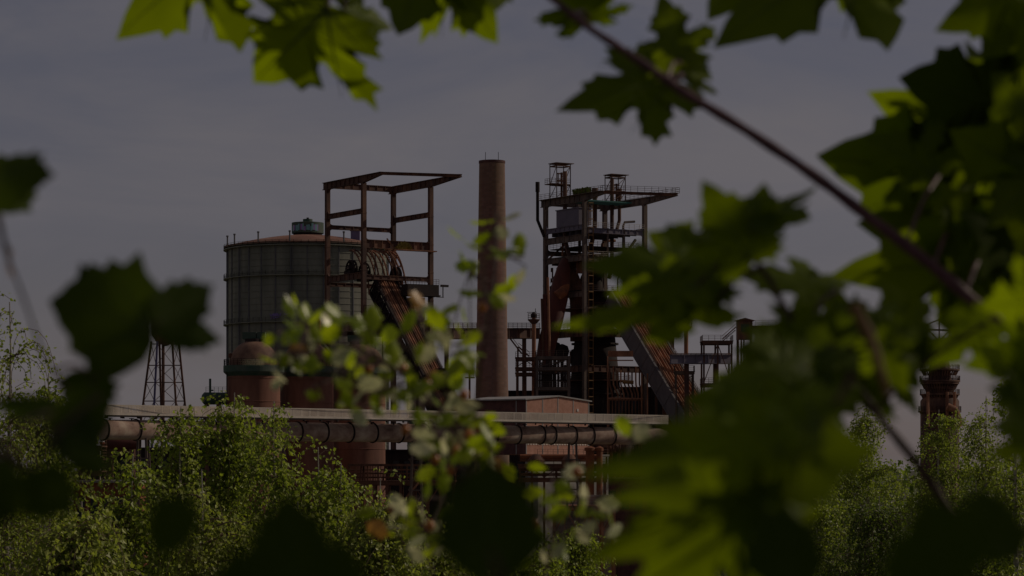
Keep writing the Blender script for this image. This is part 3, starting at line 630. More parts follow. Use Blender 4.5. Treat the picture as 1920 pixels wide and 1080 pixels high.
e = gm(1222); pts += [e+V((.9*math.sin(R(a))*3.0, 2.6*(1-math.cos(R(a))), -.9*(1-math.cos(R(a)))*1.3)) for a in (10, 25, 45, 65, 85)]
mb.tube(pts, prad, 32); mb.build('pipe', M['bigpipe'], GM)
for px in (191, 252, 300, 348, 396, 444, 500, 556, 605, 653, 698, 747, 795, 843, 880, 925, 968, 1013, 1034, 1073, 1106, 1146, 1239):
    mb = MB(); c = gm(px); d = (gm(px+5)-gm(px-5)).normalized(); mb.tube([c-d*.11, c+d*.11], prad+.13, 32); mb.tube([c-d*.02, c+d*.02], prad+.17, 32); mb.build('flange_ring', M['black'], GM)
mb = MB(); rg = random.Random(9)
for i in range(12):
    px = 716+rg.uniform(-12, 22); a = R(rg.uniform(205, 255)); c = gm(px); r = prad+.012; pts = []
    for k in range(3): aa = a+k*.12; zz = .35+rg.uniform(-.3, .4); pts.append(c+V((k*.1, -math.sqrt(max(.01, r*r-zz*zz))*1.06, zz)))
    mb.tube(pts, .09, 5)
mb.build('bird_lime', M['white'], GM)
for px in range(205, 1250, 41):
    mb = MB(); p = sk(px, -.42, .5); mb.bar(p, p+V((0, 0, -.45)), .2); mb.bar(p+V((-.35, 0, -.02)), p+V((.35, 0, -.02)), .1); mb.build('saddle', M['black'], SW)
def trestle(px, label, xbrace=True):
    c = gm(px); root = thing('pipe_trestle', label, 'trestle', V((c.x, c.y, 0)), 'trestles carrying the gas main')
    for s in (-1, 1):
        for t in (-1, 1): mb = MB(); mb.bar(V((c.x+s*.9+s*.5, c.y+t*1.6, 0)), V((c.x+s*.55, c.y+t*1.2, c.z-prad*.8)), .3); mb.build('leg', M['steel2'], root)
    mb = MB()
    for k in range(5):
        z0, z1 = k*4.6+.5, (k+1)*4.6+.5; mb.bar((c.x-1.1, c.y-1.5, z0), (c.x+1.1, c.y-1.5, z1), .14); mb.bar((c.x-1.1, c.y-1.5, z1), (c.x+1.1, c.y-1.5, z1), .18); mb.bar((c.x+1.1, c.y+1.5, z0), (c.x-1.1, c.y+1.5, z1), .14)
    mb.build('bracing', M['steel2'], root)
trestle(266, 'leaning steel trestle under the left end of the gas main'); trestle(523, 'steel trestle behind the birch crowns under the gas main')
trestle(780, 'steel trestle under the gas main, hidden behind hawthorn'); trestle(1074, 'thin steel trestle in front of the pink gabled building')

# ------------------------------------------------------------------ gabled building
Y = 470.0; bz = V((X(986, Y), Y, 0)); GB = thing('gabled_building', 'low pink brick gabled building behind the walkway beside the chimney', 'building', bz)
ga = R(50); GV = V((math.cos(ga), math.sin(ga), 0)); GU = V((math.sin(ga), -math.cos(ga), 0)); GL, GD = 17.9, 16.0
ze, zp = Z(749.0, Y), Z(742.0, Y); zb = Z(852, Y)
def gp(a, b, z): return bz+GV*a+GU*b+V((0, 0, z))
mb = MB(); sec = [(0, zb), (GL, zb), (GL, ze), (GL/2, zp), (0, ze)]
mb.prism([gp(a, 0, z) for a, z in sec], [gp(a, -GD, z) for a, z in sec]); mb.build('wall', M['pinkwall'], GB)
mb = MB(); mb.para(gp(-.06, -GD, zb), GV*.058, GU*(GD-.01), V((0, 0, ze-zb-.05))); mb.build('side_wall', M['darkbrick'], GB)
mb = MB(); t_ = .24
for (a, za), (b_, zb_) in (((-.5, ze-.1), (GL/2, zp)), ((GL/2, zp), (GL+.5, ze-.1))):
    q4 = [(a, za+.02), (b_, zb_+.02), (b_, zb_+t_), (a, za+t_)]; mb.prism([gp(x, .35, z) for x, z in q4], [gp(x, -GD-.3, z) for x, z in q4])
mb.build('roof', M['greymetal'], GB)
for f in (.005, .26, .5, .745, .995):
    mb = MB(); zt_ = ze+(zp-ze)*(1-abs(f-.5)*2)-.02; mb.para(gp(GL*f-.11, .002, zb), GV*.22, GU*.06, V((0, 0, zt_-zb))); mb.build('frame_post', M['greymetal'], GB)
mb = MB(); mb.para(gp(GL*.80, .003, Z(769, Y)), GV*.45, GU*.12, V((0, 0, .45))); mb.build('vent', M['white'], GB)
mb = MB(); mb.para(gp(-.16, -2.2, zb), GV*.1, GU*.14, V((0, 0, ze-zb-.2))); mb.build('downpipe', M['greymetal'], GB)
mb = MB()
for i in range(24): mb.para(gp(.35+i*.735, .004, Z(834, Y)), GV*.45, GU*.1, V((0, 0, .75)))
mb.build('louvre_band', M['greylight'], GB)
mb = MB(); mb.para(gp(-.3, .01, Z(855, Y)), GV*(GL+2.5), GU*3, V((0, 0, .35))); mb.para(gp(-.2, .02, 0), GV*(GL+2.2), GU*2.9, V((0, 0, Z(855.2, Y)))); mb.build('plinth', M['concrete'], GB)
mb = MB(); mb.rail([gp(-.3, 2.9, Z(851.8, Y)), gp(GL+2.1, 2.9, Z(851.8, Y))], .9, 1.5, .06, 2); mb.build('railing', M['steel'], GB)

# ------------------------------------------------------------------ generic steel platforms and sheds
def platform(name, label, px0, px1, Y, dep, decks, mt='steel', cols=4, cat='platform', group=None, railing=True, brace_=True, pw=.35, rows=(0, 1)):
    xa, xb = X(px0, Y), X(px1, Y); root = thing(name, label, cat, V(((xa+xb)/2, Y+dep/2, 0)), group); zt_ = Z(decks[0], Y)
    for i in range(cols):
        x = xa+(xb-xa)*i/(cols-1)
        for r_ in rows: mb = MB(); mb.bar((x, Y+.3+(dep-.6)*r_, 0), (x, Y+.3+(dep-.6)*r_, zt_-.02), pw); mb.build('post', M[mt], root)
    for py in decks:
        z = Z(py, Y); mb = MB(); mb.box(xa-.4, xb+.4, Y, Y+dep, z, z+.2); mb.box(xa-.3, xb+.3, Y+.05, Y+.25, z-.55, z-.01); mb.box(xa-.3, xb+.3, Y+dep-.25, Y+dep-.05, z-.55, z-.01); dk = mb.build('deck', M[mt], root)
        if railing: mb = MB(); mb.rail([(xa-.3, Y+dep-.1, z+.2), (xa-.3, Y+.1, z+.2), (xb+.3, Y+.1, z+.2), (xb+.3, Y+dep-.1, z+.2)], 1.2, 1.5, .08); mb.build('railing', M[mt], dk)
    if brace_:
        mb = MB()
        for i in range(cols-1):
            x, x2 = xa+(xb-xa)*i/(cols-1), xa+(xb-xa)*(i+1)/(cols-1); z1 = zt_-.6; z0 = Z(decks[-1], Y)-4 if len(decks) == 1 else Z(decks[1], Y)+.3
            if i % 2 == 0: mb.bar((x, Y+.3, z0), (x2, Y+.3, z1), .18)
            else: mb.bar((x, Y+.3, z1), (x2, Y+.3, z0), .18)
        mb.bar((xa, Y+.3, z1), (xb, Y+.3, z1), .18); mb.build('bracing', M[mt], root)
    return root
def shed(name, label, px0, px1, pyt, Y, dep, mt, cat='shed', pitch=0, bays=6, roofm='black', openings=True):
    xa, xb = X(px0, Y), X(px1, Y); z = Z(pyt, Y); root = thing(name, label, cat, V(((xa+xb)/2, Y+dep/2, 0)))
    mb = MB(); mb.box(xa, xb, Y, Y+dep, 0, z)
    for i in range(bays+1): x = xa+(xb-xa)*i/bays; mb.box(x-.15, x+.15, Y-.2, Y-.002, 0, z-.1)
    mb.build('wall', M[mt], root)
    mb = MB()
    if pitch: mb.prism([(xa-.5, Y-.4, z+.01), (xa-.5, Y+dep+.4, z+.01), (xa-.5, Y+dep/2, z+pitch)], [(xb+.5, Y-.4, z+.01), (xb+.5, Y+dep+.4, z+.01), (xb+.5, Y+dep/2, z+pitch)])
    else: mb.box(xa-.4, xb+.4, Y-.4, Y+dep+.4, z+.005, z+.35)
    mb.build('roof', M[roofm], root)
    if openings:
        for i in range(bays):
            x = xa+(xb-xa)*(i+.22)/bays; x2 = xa+(xb-xa)*(i+.78)/bays; mb = MB(); mb.box(x, x2, Y-.08, Y-.003, max(1, z-5.5), z-2.0); mb.build('window', M['glass'], root)
    return root
# around furnace two
platform('steel_frame', 'open grey steel frame with lit edges left of the furnace', 1007, 1067, 596, 7, (669, 690, 727), 'steel2', 2, pw=.55)
platform('service_platform', 'railed service platform between the chimney and grey steel frame', 969, 1003, 604, 6, (671, 690, 700), 'steel', 3)
mb = MB(); 
for i in range(7): x = 956+i*3.2; mb.bar(P(x, 634+i*4.2, 612), P(x+3.2, 634+(i+1)*4.2, 612), .35)
mb.bar(P(958, 630, 611), P(982, 661, 611), .12); mb.bar(P(972, 650, 611), P(992, 668, 611), .35); mb.bar(P(972, 643, 611), P(992, 660, 611), .12)
for px in (971, 984): mb.bar(P(px, 650, 612), P(px, 900, 612), .4)
tag(mb.build('stair_flight', M['steel'], None, P(971, 900, 612)), 'dark steel stair flight descending from the footbridge by the chimney', 'stair')
shed('cast_house', 'dark cast house behind the pink gabled building and furnace', 944, 1076, 735, 640, 25, 'black', 'hall', 0, 7)
shed('stock_house', 'dark stock house behind the sunlit skip hoist', 1140, 1262, 728, 655, 25, 'black', 'hall', 0, 6)
# perforated dark machinery seen against the sky inside frame
mb = MB(); rg = random.Random(31)
for i in range(15):
    px = 1006+i*4.3
    if i in (8, 10, 14): continue
    mb.box(X(px, 618), X(px+4.0, 618), 618, 619, Z(760, 618), Z(rg.uniform(672, 690), 618))
for py in (700, 712, 733): mb.box(X(1006, 618), X(1070, 618), 617.6, 618.4, Z(py+2, 618), Z(py, 618))
tag(mb.build('dust_screen', M['black'], None, P(1038, 760, 618)), 'blackened slatted screen inside the grey steel frame', 'screen')
for i, (px, y0, y1) in enumerate(((1040, 640, 664), (1054, 645, 672), (1087, 650, 690))):
    mb = MB(); c = P(px, (y0+y1)/2, 640); r = (y1-y0)/2/FPX*640; mb.lathe(c, [(.2, r), (r*.8, r*.7), (r, 0), (r*.8, -r*.8), (.3, -r*1.6)], 20); mb.tube([c, V((c.x, c.y, 0))], .4, 8)
    tag(mb.build('dust_catcher', M['black'], None, V((c.x, c.y, 0))), 'soot black bulbous dust catcher at the furnace foot', 'dust catcher', 'dust catchers at the furnace foot')
# cooling water pipework on the right of furnace
PW = thing('cooling_pipework', 'tangle of rusty cooling pipes below the sunlit skip hoist', 'pipework', P(1170, 900, 612))
rg = random.Random(41)
for i in range(9):
    px = 1143+i*7.0; y0 = rg.uniform(685, 700); mb = MB(); k = rg.uniform(4, 9)
    mb.tube([P(px, y0, 612), P(px, y0+24, 612), P(px+.5, 722, 612), P(px+k, 740, 612), P(px+k, 748, 612)], .2, 6); mb.build('pipe', M['rust' if i % 2 else 'rustdark'], PW)
for i in range(12):
    px = 1142+i*6.2; mb = MB(); mb.tube([P(px, 748, 611), P(px+rg.uniform(-1, 1), 850, 611)], .17, 6); mb.build('pipe', M['rustdark'], PW)
mb = MB(); mb.tube([P(1139, 748, 611.5), P(1206, 749, 611.5)], .32, 8); mb.build('header_pipe', M['rust'], PW)
mb = MB(); mb.tube([P(1167, 716, 611.5), P(1188, 717, 611.5)], .42, 8); mb.build('header_pipe', M['yellow'], PW)
for px in (1139.5, 1203, 1214): mb = MB(); mb.bar(P(px, 668 if px < 1200 else 700, 610.5), P(px, 900, 610.5), .32); mb.build('post', M['rust'], PW)
mb = MB(); mb.box(X(1140, 613), X(1187, 613), 612.2, 613, Z(669, 613), Z(658, 613)); mb.box(X(1142, 613), X(1187, 613), 611.9, 612.6, Z(677, 613), Z(675, 613)); mb.build('hood', M['rust'], PW)
# right of tower two
mb = MB(); c = P(1253, HY, 625); c.z = 0; TS = thing('square_stack', 'short brown stack topped by a lattice mast beside the skip hoist', 'stack', c)
hx = 10.5/FPX*625; mb.box(c.x-hx, c.x+hx, c.y-1.4, c.y+1.4, 0, Z(624, 625)); mb.build('shaft', M['rustdark'], TS)
mb = MB(); mb.box(c.x-hx-.2, c.x+hx+.2, c.y-1.6, c.y+1.6, Z(625, 625), Z(622, 625)+.01); mb.build('rim', M['rust'], TS)
mb = MB()
for dx in (-.6, .6):
    for dy in (-.6, .6): mb.bar((c.x+dx+.3, c.y+dy, Z(624, 625)), (c.x+dx*.8+.3, c.y+dy*.8, Z(574, 625)), .14)
for i in range(9):
    z = Z(622-i*5.2, 625); mb.bar((c.x-.3, c.y-.55, z), (c.x+.9, c.y-.55, z), .09); mb.bar((c.x-.3, c.y-.55, z), (c.x+.9, c.y-.55, z+.65), .07)
mb.build('lattice_mast', M['black'], TS)
mb = MB(); mb.bar((c.x-1.3, c.y, Z(624, 625)), (c.x-1.3, c.y, Z(598, 625)), .3); mb.build('flue', M['black'], TS)
def gallery_post(px, pyt, Y, label, lamp=True, r=.5):
    c = P(px, HY, Y); c.z = 0; root = thing('gallery_post', label, 'post', c, 'posts with round lookout galleries'); zt_ = Z(pyt, Y)
    mb = MB(); mb.tube([c, V((c.x, c.y, zt_))], r, 10); mb.build('shaft', M['rust'], root)
    mb = MB(); mb.lathe(c, [(r, zt_-1.8), (1.4, zt_-.9), (1.4, zt_-.7), (r, zt_-.7)], 20, sm=False); mb.build('gallery', M['steel'], root)
    mb = MB(); mb.rail([c+V((math.cos(R(i*30))*1.35, math.sin(R(i*30))*1.35, zt_-.7)) for i in range(13)], 1.3, .8, .07); mb.build('railing', M['steel'], root)
    mb = MB(); mb.lathe(c+V((0, 0, zt_)), [(.65, -.3), (.7, .4), (.3, .9), (.05, 1.0)], 14); mb.bar(c+V((-1.6, 0, zt_+.9)), c+V((.7, 0, zt_+.95)), .12); mb.bar(c+V((.35, 0, zt_+.9)), c+V((.35, 0, zt_+1.8)), .14); mb.build('valve_head', M['black'], root)
gallery_post(1286.5, 606, 615, 'rusty post with round lookout gallery right of the short brown stack')
gallery_post(1001, 593, 612, 'rusty post with round lookout gallery left of the furnace')
platform('service_platform', 'small railed platform below the violet pipe bridge', 1268, 1300, 606, 4, (697,), 'steel2', 2)
platform('conveyor_platform', 'railed conveyor platform at the right end of the pipe bridge', 1320, 1372, 600, 8, (640, 720), 'steel', 3, pw=.4)
platform('conveyor_trestle', 'steel conveyor trestle mostly hidden behind maple leaves', 1395, 1500, 640, 8, (612, 700), 'steel', 4)
CCY = 628.0; CC = thing('control_cabin', 'small roofed control cabin raised above the conveyor platform', 'cabin', V((X(1397, CCY), CCY+2, 0)))
xa, xb = X(1383, CCY), X(1411, CCY); mb = MB(); mb.box(xa, xb, CCY, CCY+4, Z(636, CCY), Z(601, CCY)); mb.build('wall', M['steel'], CC)
mb = MB(); mb.prism([(xa-.6, CCY-.4, Z(601, CCY)+.01), (xb+.6, CCY-.4, Z(601, CCY)+.01), ((xa+xb)/2, CCY-.4, Z(596, CCY))], [(xa-.6, CCY+4.4, Z(601, CCY)+.01), (xb+.6, CCY+4.4, Z(601, CCY)+.01), ((xa+xb)/2, CCY+4.4, Z(596, CCY))]); mb.build('roof', M['rustdark'], CC)
mb = MB(); mb.box(xa+.8, xb-.8, CCY-.06, CCY-.003, Z(622, CCY), Z(608, CCY)); mb.build('window', M['glass'], CC)
for xx in (xa+.2, xb-.2):
    for yy in (CCY+.3, CCY+3.7): mb = MB(); mb.bar((xx, yy, 0), (xx, yy, Z(636, CCY)-.01), .3); mb.build('post', M['steel'], CC)
mb = MB()
for i in range(10): mb.bar(P(1355+i*2.4, 638-i*2.0, 604), P(1357.4+i*2.4, 638-i*2.0, 604), .25)
mb.bar(P(1354, 630, 603), P(1380, 607, 603), .1); mb.bar(P(1354, 636, 603), P(1380, 613, 603), .25)
tag(mb.build('stair_flight', M['steel'], None, P(1354, 640, 604)), 'short stair flight rising to the control cabin', 'stair')
# far right furnace and derrick
Y = 880.0; c = P(1762, HY, Y); c.z = 0; F3 = thing('blast_furnace', 'distant rusty furnace ringed by galleries above the right birches', 'blast furnace', c)
k = Y/FPX; mb = MB(); mb.lathe(c, [(36*k, 0), (36*k, Z(752, Y)), (24*k, Z(735, Y)), (22*k, Z(722, Y)), (20*k, Z(690, Y)), (15*k, Z(670, Y)), (12*k, Z(655, Y))], 40); mb.build('stack', M['steel'], F3)
for py, rr in ((693, 37), (714, 38), (718, 36), (726, 30), (739, 37), (771, 40)):
    mb = MB(); z = Z(py, Y); mb.lathe(c, [(10*k, z-.4), (rr*k, z-.4), (rr*k, z+.15), (10*k, z+.15)], 40, sm=False)
    for i in range(20): t = R(180+i*9); mb.bar(c+V((math.cos(t)*rr*.8*k, math.sin(t)*rr*.8*k, z-2.0)), c+V((math.cos(t)*rr*.93*k, math.sin(t)*rr*.93*k, z-.3)), .35)
    gl = mb.build('gallery', M['steel'], F3); mb = MB(); mb.rail([c+V((math.cos(R(i*12))*(rr*k-.1), math.sin(R(i*12))*(rr*k-.1), z+.15)) for i in range(31)], 1.4, 1.6, .12); mb.build('railing', M['steel'], gl)
for px in (1740, 1776, 1790): mb = MB(); mb.tube([P(px, 800, Y-9), P(px, 735, Y-7)], .5, 8); mb.build('riser_pipe', M['rust'], F3)
mb = MB(); mb.tube([P(1776, 762, Y-9), P(1790, 768, Y-9), P(1797, 785, Y-9), P(1797, 800, Y-9)], 1.2, 12); mb.build('branch_pipe', M['rust'], F3)
Y = 900.0; DK = thing('derrick', 'skeletal derrick frame with jib above the distant furnace', 'derrick', P(1772, 690, Y))
mb = MB(); mb.bar(P(1735, 618, Y), P(1802, 620, Y), .7, .6); mb.build('jib', M['steel2'], DK)
mb = MB()
for a, b_ in (((1761, 660), (1761, 598)), ((1780, 660), (1780, 597)), ((1760, 598), (1781, 597)), ((1761, 599), (1735, 610)), ((1780, 597), (1800, 619)), ((1761, 640), (1780, 620)), ((1740, 618), (1761, 640)), ((1780, 640), (1790, 618))): mb.bar(P(*a, Y), P(*b_, Y), .4)
mb.build('mast_frame', M['steel'], DK)
mb = MB(); mb.bar(P(1771, 660, Y), P(1771, 900, Y), 2.2); mb.build('pylon', M['steel'], DK)

# ------------------------------------------------------------------ left side: water tower, tank, lamp globe, yard
Y = 690.0; c = P(309, HY, Y); c.z = 0; WT = thing('water_tower', 'slim steel lattice water tower left of the gasholder', 'water tower', c)
for (p0, p1, dy) in ((268, 284, 0), (289, 295, -4), (302, 299, 3), (330, 323, -4), (347, 335, 0)):
    mb = MB(); mb.bar(P(p0, 760, Y+dy)+V((0, 0, 0)), P(p1, 640, Y+dy*.7), .5); q = P(p0-(p1-p0)*1.0, 880, Y+dy*1.4); mb.bar(P(p0, 760, Y+dy), q, .55); mb.build('leg', M['violet'] if p0 == 289 else M['steel'], WT)
mb = MB()
for py in (645, 685, 717, 752):
    t = (760-py)/120; xa_, xb_ = 268+16*t, 347-12*t; mb.bar(P(xa_, py, Y), P(xb_, py, Y), .25); mb.bar(P(289+6*t, py, Y-4), P(330-7*t, py, Y-4), .25)
for y0, y1 in ((645, 685), (685, 717), (717, 752), (752, 800)):
    t0, t1 = (760-y0)/120, (760-y1)/120
    for a0, a1 in ((268, 16), (289, 6), (330, -7)):
        b0_, b1_ = {268: (289, 6), 289: (330, -7), 330: (347, -12)}[a0]
        mb.bar(P(a0+a1*t0, y0, Y-2), P(b0_+b1_*t1, y1, Y-2), .13); mb.bar(P(b0_+b1_*t0, y0, Y-2), P(a0+a1*t1, y1, Y-2), .13)
mb.build('bracing', M['steel'], WT)
mb = MB(); mb.tube([P(306, 800, Y), P(306, 640, Y)], .4, 8); mb.build('riser_pipe', M['steel'], WT)
cz_ = P(310, 640, Y); rr = 26*Y/FPX; mb = MB(); mb.lathe(V((cz_.x, cz_.y, cz_.z)), [(.5, -1.2), (rr*.7, 0), (rr, 1.8), (rr, 9.0), (rr*.6, 10), (.2, 10.3)], 32); mb.build('tank', M['steel'], WT)
mb = MB(); mb.rail([V((cz_.x+math.cos(R(i*18))*rr, cz_.y+math.sin(R(i*18))*rr, cz_.z+9.1)) for i in range(21)], 1.2, 2, .09); mb.build('railing', M['steel'], WT)
Y = 505.0; HT = thing('horizontal_tank', 'dark green lying tank with railing behind the walkway', 'tank', P(404, 760, Y))
mb = MB(); r = 11.5*Y/FPX; c = P(383, 747, Y); d = V((9.5, 3, 0)); mb.tube([c-d.normalized()*.4, c, c+d, c+d+d.normalized()*.4], [r*.6, r, r, r*.6], 24); mb.build('shell', M['green'], HT)
mb = MB(); mb.rail([P(386, 736.5, Y), P(425, 736.5, Y+2)], 1.1, .9, .06); mb.build('railing', M['black'], HT)
mb = MB(); mb.tube([P(394, 737, Y), P(394, 710, Y)], .22, 8); mb.tube([P(394, 732, Y), P(400, 732, Y)], .15, 6); mb.build('vent_pipe', M['green'], HT)
for px in (388, 410): mb = MB(); mb.bar(P(px, 757, Y), V((X(px, Y), Y, 0)), .8); mb.build('cradle', M['steel'], HT)
Y = 430.0; GLB = thing('lamp_post', 'thin post with red and white globe below the gas main', 'lamp post', V((X(190.5, Y), Y, 0)))
mb = MB(); mb.tube([V((X(188, Y), Y, 0)), P(188, 832, Y)], .09, 6); mb.build('post', M['greylight'], GLB)
mb = MB(); c = P(191.5, 829, Y); mb.lathe(c, [(.02, .45), (.3, .35), (.43, .1), (.45, 0)], 20); mb.build('globe_top', M['white'], GLB)
mb = MB(); mb.lathe(c, [(.45, -.003), (.4, -.2), (.25, -.38), (.02, -.45)], 20); mb.build('globe_base', M['redpaint'], GLB)
Y = 445.0; mb = MB(); r = 13*Y/FPX; mb.tube([P(195, 832, Y)-V((.3, 0, 0)), P(197, 832, Y), P(262, 832, Y+2), P(264, 832, Y+2)], [r*.7, r, r, r*.7], 20)
DT = thing('horizontal_tank', 'dark red lying tank beneath the left end of the gas main', 'tank', P(230, 850, Y)); mb.build('shell', M['redpipe'], DT)
for px in (207, 248): mb = MB(); mb.bar(P(px, 842, Y), V((X(px, Y), Y, 0)), .9); mb.build('cradle', M['steel'], DT)
shed('coal_bunker', 'long black coal bunker below the left end of the gas main', 150, 560, 842, 560, 15, 'black', 'bunker', 0, 12)
shed('low_workshop', 'low orange walled workshop with pale parapet at lower left', 140, 262, 905, 380, 12, 'orange', 'building', 0, 5, 'concrete')
platform('wire_frame', 'thin lattice frame standing on the low orange workshop', 150, 186, 386, 5, (838, 862, 885), 'steel', 5, pw=.12, cat='frame')
# pipe gantry and platforms below the walkway
GT = platform('pipe_gantry', 'long rusty railed pipe gantry below the stoves', 652, 850, 455, 7, (903,), 'rustdark', 9, 'gantry', pw=.42)
mb = MB(); mb.bar(P(652, 872, 455), P(850, 872, 455), .25, .4); 
rg = random.Random(51)
for i in range(40):
    px = 655+i*4.9; mb.bar(P(px, 902, 455.4), P(px+rg.choice([0, 0, 0, 3, -3]), 873, 455.4), rg.choice([.08, .12, .25]))
for py in (881, 888, 895): mb.tube([P(652, py, 457), P(850, py, 457)], .16, 6)
mb.build('pipe_rack', M['rustdark'], GT)
mb = MB(); mb.bar(P(785, 905, 454), P(760, 935, 454), .3); mb.build('strut', M['rust'], GT)
shed('engine_house', 'long sooty engine house under the walkway behind the gantry', 690, 985, 846, 545, 20, 'black', 'hall', 0, 14)
platform('loading_platform', 'rusty loading platform below the pink gabled building', 1040, 1152, 420, 8, (950,), 'rust', 6, pw=.4)
mb = MB(); mb.box(X(1040, 430), X(1150, 430), 429, 431, 0, Z(928, 430)); LW = tag(mb.build('concrete_wall', M['concrete'], None, V((X(1095, 430), 430, 0))), 'grey concrete wall behind the loading platform railing', 'wall')
PR = platform('pipe_rack', 'double deck rusty pipe rack in front of the gabled building', 975, 1135, 446, 6, (872, 898), 'rustdark', 8, 'rack', pw=.3)
for py, r, m_ in ((857, .5, 'orange'), (862, .3, 'rust'), (880, .35, 'rustdark'), (890, .25, 'rust')): mb = MB(); mb.tube([P(975, py, 447.5), P(1128, py, 447.5)], r, 10); mb.build('pipe', M[m_], PR)
for px in (1005, 1068): mb = MB(); c = P(px, 868, 446.5); mb.lathe(c, [(.3, -1.2), (1.3, -.8), (1.4, .5), (.7, 1.3), (.1, 1.5)], 16); mb.build('drum', M['rustdark'], PR)
shed('brick_annex', 'dark brick annex low behind the pipe rack', 960, 1260, 900, 500, 20, 'darkbrick', 'building', 0, 12)
for px, r in ((1106, .7), (1124, .5)):
    mb = MB(); mb.tube([V((X(px, 440), 440, 0)), P(px, 842, 440)], r, 12); mb.lathe(P(px, 842, 440), [(r*1.3, -.3), (r*1.3, .2), (.1, .5)], 12)
    tag(mb.build('flue_pipe', M['orange'], None, V((X(px, 440), 440, 0))), 'stub orange flue pipe right of the gabled building', 'pipe', 'stub orange flue pipes')
mb = MB(); Y = 470
mb.box(X(1326, Y), X(1358, Y), Y, Y+2.6, Z(850, Y), Z(826, Y)); GW = thing('graffiti_wall', 'dark violet wall sprayed with pale letters behind maple leaves', 'wall', V((X(1342, Y), Y, 0))); mb.box(X(1326, Y)+.02, X(1358, Y)-.02, Y+.02, Y+2.5, 0, Z(850, Y)-.01); mb.build('wall', M['violet'], GW)
mb = MB(); rg = random.Random(61)
for i in range(4):
    x = 1333+i*6; pts = [P(x+rg.uniform(-1.5, 2.5), 832+k*2.6, Y-.08) for k in range(6)]; mb.tube(pts, .14, 5)
mb.build('graffiti', M['pale'], GW)
Y = 420; TRK = thing('white_container', 'small white slatted container glimpsed between maple leaves', 'container', V((X(1487, Y), Y, 0)))
mb = MB(); mb.box(X(1472, Y), X(1502, Y), Y, Y+2.4, Z(853, Y), Z(838, Y))
mb.build('body', M['white'], TRK); mb = MB()
for i in range(5): x = X(1473+i*7, Y); mb.box(x-.05, x+.05, Y-.06, Y-.002, Z(852, Y), Z(838.5, Y))
mb.box(X(1472, Y), X(1502, Y), Y-.07, Y-.004, Z(846, Y), Z(845, Y)); mb.build('rib_frame', M['black'], TRK)
mb = MB(); mb.box(X(1478, Y), X(1496, Y), Y+.4, Y+2, 0, Z(853, Y)-.01); mb.build('plinth', M['black'], TRK)
# left of chimney: bracket post
mb = MB(); mb.bar(P(880.5, 780, 600), P(880.5, 684, 600), .45); mb.bar(P(862, 690, 600), P(884, 690, 600), .35); mb.bar(P(864, 668, 600), P(879, 700, 600), .12); mb.bar(P(872, 708, 600), P(890, 708, 600), .3); mb.rail([P(884, 708, 600), P(892, 708, 600)], 1.3, .6, .08)
tag(mb.build('bracket_post', M['steel'], None, P(880.5, 780, 600)), 'dark bracketed post close left of the brick chimney', 'post')
mb = MB(); mb.box(X(812, 575), X(850, 575), 575, 581, 0, Z(700, 575)); mb.box(X(815, 575), X(845, 575), 576, 580, Z(700, 575)+.001, Z(690, 575)); mb.lathe(P(838, 715, 574), [(.1, 2.4), (1.8, 1.6), (2.3, 0), (1.8, -1.8), (.2, -2.4)], 18)
tag(mb.build('winch_house', M['black'], None, V((X(831, 575), 578, 0))), 'black winch house at the foot of the lattice sided hoist', 'winch house')

